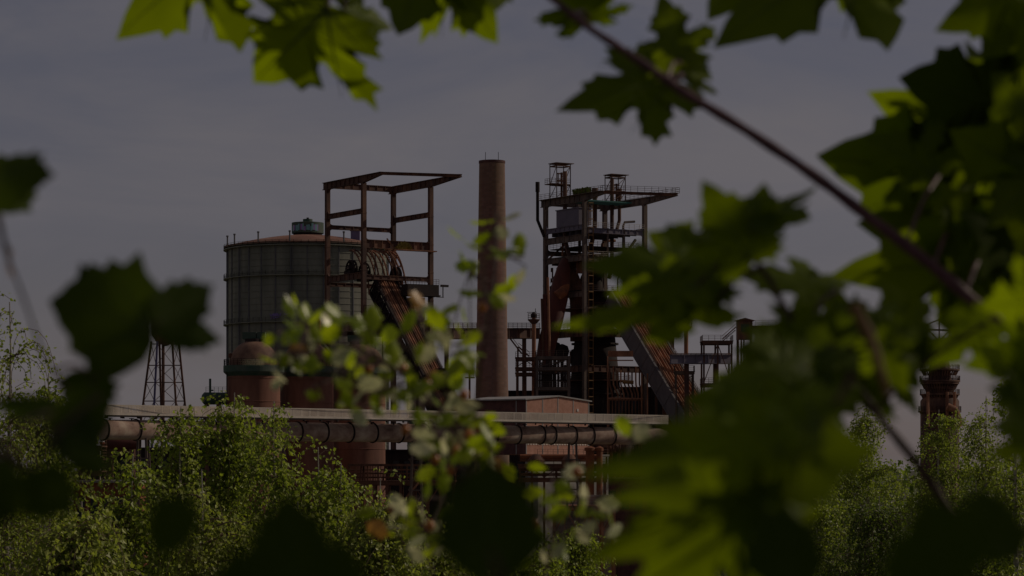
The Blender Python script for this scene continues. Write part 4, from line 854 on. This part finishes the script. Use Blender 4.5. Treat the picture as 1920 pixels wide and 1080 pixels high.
# ------------------------------------------------------------------ trees
def leafquad(mb, p, s, rg, mi=0, droop=.5):
    d = V((rg.uniform(-1, 1), rg.uniform(-1, 1), rg.uniform(-1, 1)-droop)).normalized(); n = V((rg.uniform(-1, 1)+.45, rg.uniform(-1, 1)-.4, rg.uniform(-.6, 1)+.3))
    a = d.cross(n)
    if a.length < 1e-3: return
    a.normalize(); up = a.cross(d)*s*.12
    k = len(mb.v); mb.v += [tuple(p), tuple(p+d*s*.45+a*s*.36+up), tuple(p+d*s), tuple(p+d*s*.45-a*s*.36+up)]
    mb.face((k, k+1, k+2, k+3), False, mi)
def birch(px, pyt, hw_px, d, label, seed, nstr=330, lm='birchleaf', group='birches below the works', vis=1100, ls=.096, lean=0, base_off=0, slen=(.5, 1.5)):
    rg = random.Random(seed); x = X(px, d); zt_ = Z(pyt, d); zb = gz(x, d); root = thing('birch_tree', label, 'tree', V((x, d, zb)), group)
    hw = hw_px/FPX*d; H = zt_-zb; mb = MB(); tp = []
    for i in range(13): t = i/12; tp.append(V((x+lean*(1-t)*.0+math.sin(t*5+seed)*.14*(1-t)+rg.uniform(-.03, .03), d+math.cos(t*4+seed)*.12*(1-t), zb+H*t)))
    rs = [max(.010, .15*(1-t/12)**.8*(H/14)) for t in range(13)]
    mb.tube(tp, rs, 8); mb.build('trunk', M['birchbark'], root)
    zv = Z(vis, d); depth_vis = min(H*.7, zt_-zv); lb = MB(); br = MB()
    limbs = []
    for i in range(24):
        u = rg.random()**.8; z = zt_-.4-u*depth_vis*.97; t = (z-zb)/H; f = min(12-1e-6, max(0, t*12)); k = int(f); p0 = tp[k].lerp(tp[k+1], f-k)
        prof = min(1, .18+1.15*(u**.6)); a = rg.uniform(0, 6.283); ln = hw*prof*rg.uniform(.55, 1.05)
        pts = []; 
        for j in range(6):
            s = j/5; pts.append(p0+V((math.cos(a)*ln*s, math.sin(a)*ln*s, ln*(.75*s-.55*s*s)*rg.uniform(.8, 1.1))))
        br.tube(pts, [.028*(1-.8*j/5) for j in range(6)], 5); limbs.append(pts)
    limbs.append([tp[10], tp[11], tp[12]])
    for i in range(int(nstr*1.05)):
        L_ = rg.choice(limbs); f = rg.uniform(.15, .999)*(len(L_)-1); k = int(f); p = L_[k].lerp(L_[k+1], f-k)+V((rg.gauss(0, .10), rg.gauss(0, .10), rg.gauss(0, .1)))
        dr = V((rg.uniform(-.6, .6), rg.uniform(-.6, .6), rg.uniform(-.1, .7))); ln = rg.uniform(*slen); m = int(ln/.055); q = p.copy(); tw = [p]
        for j in range(m):
            dr = (dr+V((rg.uniform(-.12, .12), rg.uniform(-.12, .12), -.16))).normalized(); q = q+dr*.055
            leafquad(lb, q+V((rg.gauss(0, .05), rg.gauss(0, .05), rg.gauss(0, .04))), ls*rg.uniform(.8, 1.45), rg)
            if j % 4 == 3: tw.append(q)
        if len(tw) > 1: br.tube(tw, .0055, 3, cap=False)
    br.build('limb', M['limb'], root); lb.build('crown', M[lm], root)
    return root
birch(338, 762, 62, 60, 'leafy birch left of the tallest birch in front of the gas main', 1, 380)
birch(440, 736, 78, 61, 'tallest leafy birch in front of the gas main and leftmost stove', 2, 470)
birch(512, 752, 36, 59, 'narrow birch just right of the tallest birch', 3, 210)
birch(598, 838, 62, 62, 'shorter round birch before the middle stove', 4, 330)
birch(640, 868, 40, 60, 'small birch bulging right before the rusty pipe gantry', 5, 200)
birch(712, 896, 75, 56, 'low pale birch in front of the rusty pipe gantry', 6, 400, 'birchleaf2')
birch(250, 850, 55, 58, 'low birch before the low orange workshop', 7, 230)
birch(20, 566, 95, 46, 'tall sparse birch at the left edge of the view', 8, 330, ls=.06)
birch(90, 700, 70, 50, 'slender loose birch beside the left edge birch', 9, 200)
birch(150, 940, 90, 44, 'short bushy birch at the lower left', 10, 260, 'birchleaf2')
birch(380, 880, 120, 55, 'low birch filling below the tallest birch', 12, 200, 'birchleaf2')
birch(560, 940, 110, 54, 'low birch under the shorter round birch', 13, 170, 'birchleaf2')
birch(800, 975, 110, 58, 'low leafy birch below the hawthorn sprigs', 14, 280, 'birchleaf2')
birch(960, 1010, 100, 60, 'low birch at the bottom centre of the view', 15, 300)
birch(1080, 982, 55, 70, 'small birch below the rusty loading platform', 16, 240)
birch(1625, 742, 95, 112, 'large dense birch right of the maple leaves', 17, 620, 'birchleaf', ls=.095, slen=(.7, 1.8))
birch(1760, 768, 95, 108, 'dense birch in front of the distant furnace', 18, 560, 'birchleaf', ls=.095, slen=(.7, 1.8))
birch(1850, 742, 62, 100, 'loose topped birch at the right edge', 19, 380, ls=.085, slen=(.6, 1.5))
birch(1540, 850, 85, 104, 'lower birch left of the large dense birch', 20, 480, ls=.095, slen=(.7, 1.8))
birch(1290, 1012, 80, 80, 'round pale bush like birch at the bottom right of centre', 21, 330, 'birchleaf2', ls=.085)
birch(1440, 950, 95, 90, 'shaded birch below the maple mass', 22, 380, 'shrub_shadeleaf', ls=.09)  # shade on this and the next birches is put into the darker leaf colour
birch(1650, 930, 140, 86, 'shaded birch in front of the large dense birch', 23, 560, 'shrub_shadeleaf', ls=.09)
birch(1830, 900, 110, 84, 'shaded birch at the lower right corner', 24, 420, 'shrub_shadeleaf', ls=.09)
birch(1905, 660, 45, 70, 'sparse high birch showing at the right edge behind maple', 25, 150)
# undergrowth and far wood
mb = MB(); rg = random.Random(71)
for i in range(5200):
    y = rg.uniform(170, 360); x = rg.uniform(-.22, .22)*y; z = rg.uniform(0, 1)**1.5*9*(.5+.5*mnoise.noise(V((x*.06, y*.03, 2)))+.3)
    leafquad(mb, V((x, y, z)), rg.uniform(.5, 1.1), rg, 0, .2)
ug = mb.build('undergrowth', M['shrub_shadeleaf']); ug['kind'] = 'stuff'; ug['label'] = 'dark green scrub between the birches and the works'
mb = MB()
for i in range(9000):
    y = rg.uniform(1000, 1250); x = rg.uniform(-.24, .24)*y; z = 30*rg.random()**.8*(.8+.35*mnoise.noise(V((x*.02, y*.01, 5))))
    leafquad(mb, V((x, y, z)), rg.uniform(2, 4.5), rg, 0, 0)
fw = mb.build('far_wood', M['shrub_shadeleaf']); fw['kind'] = 'stuff'; fw['label'] = 'far dark wood on the flat beyond the works'

# ------------------------------------------------------------------ foreground leaves
HALF = [(.0, -.03), (.08, -.10), (.2, -.13), (.27, -.21), (.31, -.12), (.42, -.13), (.39, -.05), (.50, -.02), (.40, .05), (.34, .10), (.28, .12), (.40, .14), (.46, .12), (.50, .21), (.60, .19), (.58, .28), (.70, .38), (.56, .39), (.52, .46), (.42, .42), (.34, .43), (.25, .40), (.22, .44), (.25, .55), (.34, .60), (.26, .66), (.25, .76), (.16, .76), (.10, .90), (.0, 1.05)]
OVATE = [(.0, -.02), (.14, -.05), (.30, .02), (.42, .16), (.54, .30), (.45, .40), (.49, .58), (.38, .60), (.38, .78), (.24, .78), (.18, .88), (.10, .92), (.0, 1.05)]
HAW = [(.0, .0), (.03, .12), (.10, .22), (.22, .30), (.36, .36), (.30, .44), (.27, .50), (.38, .58), (.42, .66), (.32, .72), (.26, .76), (.28, .86), (.20, .93), (.10, .95), (.0, 1.05)]
def leafmesh(name, half, mt, rg, cup=.25, wave=.05, veins=True, cy=.30):
    pts = [V((x*rg.uniform(.93, 1.07), y)) for x, y in half] + [V((-x*rg.uniform(.93, 1.07), y)) for x, y in half[-2:0:-1]]
    n = len(pts); c = V((0, cy)); mb = MB(); ph = rg.uniform(0, 6)
    def zf(p): return -cup*abs(p.x)**1.4-.22*cup*(p.y-.2)**2*2+wave*math.sin(p.x*7+ph)*math.sin(p.y*6+ph*2)+.05*abs(p.x)
    rings = [.34, .7, 1.0]; mb.v.append((c.x, c.y, zf(c)))
    for r in rings:
        for p in pts: q = c+(p-c)*r; mb.v.append((q.x, q.y, zf(q)))
    for i in range(n): mb.face((0, 1+i, 1+(i+1) % n), True)
    for k in range(2):
        for i in range(n): mb.face((1+k*n+i, 1+(k+1)*n+i, 1+(k+1)*n+(i+1) % n, 1+k*n+(i+1) % n), True)
    if veins:
        for a, ln in (((90, .95), (47, .7), (133, .7), (5, .38), (175, .38)) if half is HALF else ((90, .95), (55, .5), (125, .5))):
            o = V((0, .02)); d = V((math.cos(R(a)), math.sin(R(a)))); e = V((-d.y, d.x)); m = 6
            for i in range(m):
                q0, q1 = o+d*ln*i/m, o+d*ln*(i+1)/m; w0, w1 = .012*(1-i/m)+.002, .012*(1-(i+1)/m)+.002
                k = len(mb.v); mb.v += [(*(q0-e*w0), zf(q0)+.006), (*(q0+e*w0), zf(q0)+.006), (*(q1+e*w1), zf(q1)+.006), (*(q1-e*w1), zf(q1)+.006)]; mb.face((k, k+1, k+2, k+3), False, 1)
    me = bpy.data.meshes.new(name); me.from_pydata(mb.v, [], mb.f); me.materials.append(M[mt]); me.materials.append(M['vein'])
    me.polygons.foreach_set('use_smooth', mb.sm); me.polygons.foreach_set('material_index', mb.mi); me.update()
    return me
rgl = random.Random(101)
LM = {'deepshade': [leafmesh('leaf', HALF, 'hazel', rgl, .3) for i in range(3)], 'maple': [leafmesh('leaf', HALF, 'maple', rgl, .25+.1*i) for i in range(4)], 'dark': [leafmesh('leaf', HALF, 'mapledark', rgl, .3) for i in range(3)],  # first set: maple leaves coloured darker, crown shade painted in
      'ovate': [leafmesh('leaf', OVATE, 'hazel', rgl, .3) for i in range(3)],
      'haw': [leafmesh('leaf', HAW, 'haw', rgl, .35, veins=True) for i in range(3)], 'hawpalesun': [leafmesh('leaf', HAW, 'hawpalesun', rgl, .3) for i in range(2)], 'hawrust': [leafmesh('leaf', HAW, 'hawrust', rgl, .3) for i in range(2)]}
def leaf(root, kind, bx, by, tx, ty, d, wf=1.0, roll=None, dz=0, rg=rgl, nb=(0, -1, .15)):
    b, t = P(bx, by, d), P(tx, ty, d+dz); ax = t-b; ln = ax.length/1.05; y = ax.normalized()
    n = V(nb); x = y.cross(n).normalized(); n = x.cross(y).normalized()
    if roll is None: roll = rg.uniform(-28, 28)
    rot = Matrix.Rotation(R(roll), 3, y); x = rot @ x; n = rot @ n
    s = ln*wf
    m = Matrix(((x.x*s, y.x*ln, n.x*s, b.x), (x.y*s, y.y*ln, n.y*s, b.y), (x.z*s, y.z*ln, n.z*s, b.z), (0, 0, 0, 1)))
    o = bpy.data.objects.new('leaf', rg.choice(LM[kind])); COL.objects.link(o); o.parent = root
    o.matrix_basis = Matrix.Translation(-ORG[root.name]) @ m
    return o
def smooth(pts, k=5):
    out = []; n = len(pts)
    for i in range(n-1):
        p0, p1, p2, p3 = pts[max(i-1, 0)], pts[i], pts[i+1], pts[min(i+2, n-1)]
        for j in range(k):
            t = j/k; out.append(.5*((2*p1)+(p2-p0)*t+(2*p0-5*p1+4*p2-p3)*t*t+(3*p1-p0-3*p2+p3)*t**3))
    out.append(pts[-1]); return out
def branch(name, label, cat, path, d, w0, w1, leaves, kind, group=None, bark='twig', dj=.12, seed=0, stalks=True):
    rg = random.Random(seed+500); pts = smooth([P(p[0], p[1], (p[2] if len(p) > 2 else d)) for p in path]); root = thing(name, label, cat, pts[0], group)
    n = len(pts); mb = MB(); mb.tube(pts, [(w0+(w1-w0)*i/(n-1))/2/FPX*d*(1+.10*math.sin(i*1.7)) for i in range(n)], 10)
    for lf in leaves:
        bx, by, tx, ty = lf[:4]; wf = lf[4] if len(lf) > 4 else 1; dd = d+(lf[5] if len(lf) > 5 else (rg.uniform(*dj) if isinstance(dj, tuple) else rg.uniform(-dj, dj))); kd = lf[6] if len(lf) > 6 else kind
        leaf(root, kd, bx, by, tx, ty, dd, wf, rg=rg, dz=rg.uniform(-.03, .03)*d, nb=(lf[7] if len(lf) > 7 else (0, -1, .15)))
        if stalks and bx < 1890:
            b = P(bx, by, dd); q = min(pts, key=lambda p: (p-b).length); t_ = P(tx, ty, dd); q = q if (q-b).length < .075*d else b+(b-t_).normalized()*.03*d; mid = (b+q)/2+V((0, 0, .01*d*.3)); mb.tube(smooth([q, mid, b], 4), [.0016*d*.5]*9, 6)
    mb.build('stem', M[bark], root)
    return root
MG = 'maple branches framing the view'
branch('maple_branch', 'maple sprig hanging at the top left with one sunlit leaf', 'branch', [(1080, -170), (900, -130), (700, -90), (520, -110), (380, -130)], 2.9, 10, 5,
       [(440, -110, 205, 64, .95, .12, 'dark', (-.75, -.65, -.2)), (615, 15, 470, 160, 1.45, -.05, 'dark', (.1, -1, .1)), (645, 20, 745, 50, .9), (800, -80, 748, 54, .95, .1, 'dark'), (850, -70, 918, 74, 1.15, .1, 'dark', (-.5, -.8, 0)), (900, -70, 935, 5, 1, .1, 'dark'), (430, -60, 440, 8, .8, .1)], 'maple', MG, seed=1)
branch('maple_branch', 'long purple maple branch crossing diagonally to the right edge', 'branch', [(990, -40), (1095, 45), (1170, 95), (1250, 150), (1290, 178), (1400, 245), (1520, 325), (1620, 400), (1750, 500), (1850, 585), (1960, 670)], 2.6, 13, 25,
       [(1095, 45, 1060, -50, 1.0), (1110, 40, 1130, -30, 1), (1275, 118, 1235, -20, .85), (1265, 150, 1046, 196, .72), (1285, 148, 1330, 118, 1.2), (1255, 150, 1235, 222, .7),
        (1640, -110, 1335, 70, .8, .1, 'dark', (-.7, -.7, -.2)), (1620, -140, 1575, 30, .9), (1420, -90, 1330, 30, 1), (1905, 300, 1622, 170, .8), (1930, 220, 1733, 124, .9), (1880, 345, 1530, 295, 1.05), (1870, 440, 1608, 412, 1.0),
        (1950, -40, 1762, 58, .9), (1980, 140, 1830, 30, 1.1), (1905, 480, 1560, 520, .7), (1950, 340, 1790, 245, 1.1), (1960, 520, 1820, 390, 1.1), (1970, 250, 1850, 130, 1.2), (1990, 60, 1880, -30, 1.2), (1975, 420, 1840, 320, 1.1), (1760, 330, 1620, 250, 1.0), (1800, 400, 1690, 330, 1.1), (1850, 470, 1720, 420, 1.1), (2000, 180, 1840, 200, 1.1), (1990, 300, 1850, 420, 1.1), (2000, -20, 1850, 90, 1.1), (1990, 440, 1860, 520, 1.0), (1900, 200, 1700, 150, 1.1, 0.20, 'deepshade'), (1930, 260, 1690, 260, 1.1, 0.24, 'deepshade'), (1880, 330, 1650, 330, 1.1, 0.26, 'deepshade'), (1900, 400, 1680, 400, 1.1, 0.24, 'deepshade'), (1930, 470, 1700, 470, 1.1, 0.28, 'deepshade'), (1960, 330, 1760, 180, 1.1, 0.30, 'deepshade'), (1960, 120, 1800, 110, 1.1, 0.25, 'deepshade'), (1980, 60, 1840, 60, 1.1, 0.22, 'deepshade'), (1960, 400, 1780, 300, 1.1, 0.30, 'deepshade'), (1980, 480, 1800, 420, 1.1, 0.32, 'deepshade'), (1840, 400, 1630, 380, 1.1, 0.30, 'deepshade'), (1850, 320, 1600, 270, 1.1, 0.32, 'deepshade'), (1980, 540, 1830, 500, 1.1, 0.25, 'deepshade')], 'dark', MG, bark='twigpurple', dj=(.05, .22), seed=2)
branch('maple_branch', 'blurred maple branch with a broad leaf mass in front of the conveyor', 'branch', [(1380, 440), (1440, 520), (1480, 590), (1560, 665), (1640, 770), (1720, 870), (1790, 970)], 2.2, 10, 19,
       [(1405, 485, 1316, 340, .95), (1410, 430, 1430, 336, 1.2), (1430, 410, 1508, 395, 1.1), (1345, 505, 1092, 488, .75), (1335, 480, 1205, 425, .9), (1335, 572, 1028, 612, .3, .05, 'maple'), (1310, 535, 1130, 550, .5),
        (1570, 545, 1368, 495, .6, .1, 'maple'), (1560, 640, 1380, 650, .8, .05, 'maple'), (1510, 690, 1330, 725, .7), (1520, 745, 1275, 755, .8, .05, 'maple'), (1560, 690, 1400, 800, 1.1), (1560, 650, 1440, 760, 1), (1620, 640, 1500, 595, .9, .05, 'maple'), (1650, 620, 1560, 558, .95),
        (1610, 680, 1500, 790, 1.1, .05, 'maple'), (1650, 655, 1760, 640, .8), (1700, 640, 1805, 648, .6), (1720, 625, 1652, 520, 1., .1, 'maple'), (1640, 680, 1600, 765, .7, 0, 'maple'), (1690, 665, 1745, 700, .8), (1490, 640, 1370, 690, .8), (1590, 720, 1555, 800, .7, 0, 'maple'), (1540, 650, 1390, 618, .6), (1640, 640, 1705, 742, .8), (1660, 690, 1728, 775, .7), (1640, 645, 1800, 682, .6), (1850, 605, 1735, 690, .7), (1660, 650, 1735, 735, .8)], 'dark', MG, seed=3)
branch('maple_branch', 'nearest maple branch with big dark leaves below the skip hoist', 'branch', [(1600, 700), (1560, 770), (1530, 830), (1470, 930), (1430, 1120)], 1.5, 12, 12,
       [(1545, 800, 1080, 885, .5), (1470, 850, 1225, 795, .55), (1500, 870, 1125, 935, .5), (1460, 930, 1095, 1055, .55), (1480, 830, 1250, 960, .9), (1450, 960, 1190, 1095, .8), (1545, 790, 1400, 900, .9), (1470, 900, 1350, 1010, .8), (1500, 810, 1330, 850, .9)], 'maple', MG, seed=4)
branch('maple_branch', 'bright maple leaf tips at the right edge below the branch', 'branch', [(2020, 640), (1960, 690), (1930, 760)], 2.0, 10, 8,
       [(1950, 740, 1848, 722, .8, 0, 'maple'), (1960, 660, 1800, 690, .8), (1970, 720, 1830, 640, .9), (1960, 560, 1830, 580, .9), (1960, 790, 1870, 800, .8, 0, 'maple'), (1960, 690, 1880, 640, .9), (1940, 840, 1850, 850, .7)], 'dark', MG, seed=9)
branch('brown_stem', 'blurred ochre leaf stalk curving down through the maple mass', 'stalk', [(1600, 570), (1630, 630), (1650, 690), (1665, 740)], 1.8, 24, 14, [], 'dark', None, 'twigbrown', stalks=False)
HG = 'dark leafy twigs close to the lens'
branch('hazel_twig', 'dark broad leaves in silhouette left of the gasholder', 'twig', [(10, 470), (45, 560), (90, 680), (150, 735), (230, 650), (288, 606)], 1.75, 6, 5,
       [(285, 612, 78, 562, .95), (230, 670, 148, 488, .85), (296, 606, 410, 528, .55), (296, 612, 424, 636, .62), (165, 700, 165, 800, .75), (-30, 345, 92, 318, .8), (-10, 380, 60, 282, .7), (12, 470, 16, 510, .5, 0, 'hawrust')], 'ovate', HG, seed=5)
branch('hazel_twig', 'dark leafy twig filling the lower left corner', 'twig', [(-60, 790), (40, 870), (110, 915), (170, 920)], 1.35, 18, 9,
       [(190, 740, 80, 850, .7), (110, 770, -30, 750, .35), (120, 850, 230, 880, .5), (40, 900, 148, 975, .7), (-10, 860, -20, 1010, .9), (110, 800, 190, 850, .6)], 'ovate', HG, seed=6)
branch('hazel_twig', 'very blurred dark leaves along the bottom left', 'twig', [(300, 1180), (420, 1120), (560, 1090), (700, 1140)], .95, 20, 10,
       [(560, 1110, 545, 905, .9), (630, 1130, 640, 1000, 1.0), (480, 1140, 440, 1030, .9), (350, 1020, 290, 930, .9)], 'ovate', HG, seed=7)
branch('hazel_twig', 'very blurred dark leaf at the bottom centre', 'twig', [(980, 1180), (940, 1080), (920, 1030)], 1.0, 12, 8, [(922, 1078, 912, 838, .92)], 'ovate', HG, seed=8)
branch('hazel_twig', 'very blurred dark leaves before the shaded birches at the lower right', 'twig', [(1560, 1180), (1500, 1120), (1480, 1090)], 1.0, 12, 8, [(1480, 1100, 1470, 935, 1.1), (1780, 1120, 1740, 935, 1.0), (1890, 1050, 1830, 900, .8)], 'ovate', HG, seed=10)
# hawthorn
def hawthorn(label, stems, clusters, berries, d, seed):
    rg = random.Random(seed); p0 = P(*stems[0][0], d); root = thing('hawthorn_sprig', label, 'sprig', p0, 'hawthorn sprigs in the middle of the view'); mb = MB(); allp = []
    for st in stems:
        pts = smooth([P(p[0], p[1], d+rg.uniform(-.05, .05)) for p in st], 5); n = len(pts); allp += pts; mb.tube(pts, [.0022-.0012*i/n for i in range(n)], 6)
    for (cx, cy, n, sp) in clusters:
        for i in range(n):
            bx, by = cx+rg.gauss(0, sp*.6), cy+rg.gauss(0, sp*.6); a = rg.uniform(0, 6.283); ln = rg.uniform(34, 62); u = rg.random(); kd = 'hawpalesun' if u < .30 else ('hawrust' if u < .34 else 'haw')
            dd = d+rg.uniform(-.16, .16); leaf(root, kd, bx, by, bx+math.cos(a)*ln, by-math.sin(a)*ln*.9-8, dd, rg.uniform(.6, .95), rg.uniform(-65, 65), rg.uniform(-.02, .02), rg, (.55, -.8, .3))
            b = P(bx, by, dd); q = min(allp, key=lambda p: (p-b).length); mb.tube([q, (q+b)/2+V((0, 0, .004)), b], .0009, 5)
    mb.build('stem', M['twig'], root)
    for (bx, by) in berries:
        c = P(bx, by, d+rg.uniform(-.12, .1)); m2 = MB(); r = .0062; m2.lathe(c, [(.0008, r*1.05), (r*.55, r*.85), (r*.95, r*.3), (r, -.1*r), (r*.8, -r*.65), (r*.35, -r), (r*.3, -r*1.2), (.0005, -r*1.1)], 14); m2.build('berry', M['berry'], root)
        q = min(allp, key=lambda p: (p-c).length); m3 = MB(); m3.tube([q, (q+c)/2, c+V((0, 0, r))], .0007, 5); m3.build('stalk', M['twig'], root)
DH = 3.4
hawthorn('hawthorn sprig arching left before the stoves with pale sunlit leaves and berries', [[(905, 900), (868, 830), (800, 745), (720, 680), (620, 645), (515, 650)], [(720, 680), (760, 620), (800, 600)], [(640, 655), (580, 610)]],
         [(535, 655, 10, 42), (575, 625, 5, 26), (600, 645, 9, 34), (520, 700, 4, 20), (640, 685, 8, 36), (700, 660, 9, 40), (690, 735, 10, 34), (645, 760, 5, 20), (735, 650, 6, 34), (765, 700, 9, 40), (800, 640, 7, 32), (830, 600, 4, 22), (575, 710, 4, 20), (655, 630, 4, 25)], [(690, 690), (755, 690), (812, 702), (640, 660), (800, 720)], DH, 201)
hawthorn('upright hawthorn shoot in front of the brick chimney', [[(905, 930), (890, 820), (900, 700), (922, 560), (930, 470), (930, 400)], [(900, 520), (880, 510)], [(930, 480), (980, 485)]],
         [(928, 425, 4, 14), (905, 480, 6, 26), (922, 560, 5, 20), (985, 488, 2, 8), (880, 522, 2, 8), (860, 640, 5, 25), (845, 660, 4, 20)], [(905, 575)], DH, 202)
hawthorn('hawthorn cluster with rusty leaves over the gas main', [[(960, 1000), (905, 930), (870, 850), (830, 770), (790, 760)], [(870, 850), (930, 800)]],
         [(790, 765, 10, 36), (845, 725, 7, 32), (842, 790, 10, 40), (892, 790, 8, 36), (870, 850, 8, 36), (825, 850, 6, 30), (922, 830, 6, 24), (900, 880, 5, 30), (840, 880, 4, 22)], [(855, 845), (893, 802), (878, 815), (760, 805), (815, 860), (870, 740), (845, 880)], DH, 203)
hawthorn('low hawthorn sprig near the bottom centre with rusty specks', [[(820, 1130), (800, 1000), (760, 940)], [(800, 1000), (830, 930)]],
         [(740, 965, 6, 36), (800, 945, 6, 28), (785, 1000, 6, 28), (830, 985, 4, 22), (720, 1010, 4, 24)], [(805, 985), (815, 1015), (735, 955)], DH, 204)
hawthorn('hawthorn sprig at the lower right of centre with pale sunlit leaves', [[(1000, 1150), (1040, 1000), (1040, 900)], [(1040, 1000), (1110, 950), (1180, 850)]],
         [(1035, 905, 5, 20), (1062, 1015, 6, 26), (1110, 960, 5, 26), (1185, 825, 3, 8), (1010, 960, 4, 22), (1130, 1000, 4, 22), (1000, 1040, 4, 30)], [(1082, 885), (1005, 980)], DH, 205)

# ------------------------------------------------------------------ the maple the camera stands under: its crown shades the near leaves
MT = thing('maple_tree', 'maple tree overhanging the viewpoint from the right edge', 'tree', V((4.6, 2.2, gz(4.6, 2.2))))
mb = MB(); tb = gz(4.6, 2.2); mb.tube(smooth([V((4.6, 2.2, tb-.2)), V((4.55, 2.1, tb+2)), V((4.7, 2.0, tb+5)), V((4.5, 2.2, tb+9))]), [.26, .25, .24, .23, .22, .21, .2, .19, .18, .17, .16, .14, .12, .1, .07, .05], 12); mb.build('trunk', M['limb'], MT)
mb = MB(); rg = random.Random(301)
for i in range(22):
    a = rg.uniform(90, 330); t = rg.uniform(1.0, 7.5); p = V((4.6, 2.1, tb+t)); ln = rg.uniform(1.5, 3.4); q = p+V((math.cos(R(a))*ln, math.sin(R(a))*ln*.9, ln*.35)); mb.tube([p, p.lerp(q, .5)+V((0, 0, .12)), q], [.05, .03, .012], 6)
mb.build('limb', M['limb'], MT)
mb = MB(); simp = [HALF[i] for i in (0, 3, 7, 10, 16, 21, 24, 29)]; simp = simp+[(-x, y) for x, y in simp[-2:0:-1]]
def crown_leaf(c, s):
    y = V((rg.gauss(0, 1), rg.gauss(0, 1), rg.gauss(-.7, .6))).normalized(); n = V((rg.gauss(0, .6), rg.gauss(0, .6), 1)); x = y.cross(n)
    if x.length < .05: return
    x.normalize(); nn = x.cross(y); k = len(mb.v); mb.v.append(tuple(c+y*.3*s+nn*.03*s))
    for px_, py_ in simp: mb.v.append(tuple(c+x*px_*s+y*py_*s-nn*.25*abs(px_)*s))
    m_ = len(simp)
    for i in range(m_): mb.face((k, k+1+i, k+1+(i+1) % m_), True)
cnt = 0
while cnt < 3600:
    c = V((rg.uniform(1.35, 6.2), rg.uniform(-2.2, 3.3), rg.uniform(20.2, 26.5)))
    if c.x < .34*c.y+.55: continue
    if mnoise.noise(c*.9+V((3, 1, 7))) < -.32: continue
    crown_leaf(c, rg.uniform(.11, .19)); cnt += 1
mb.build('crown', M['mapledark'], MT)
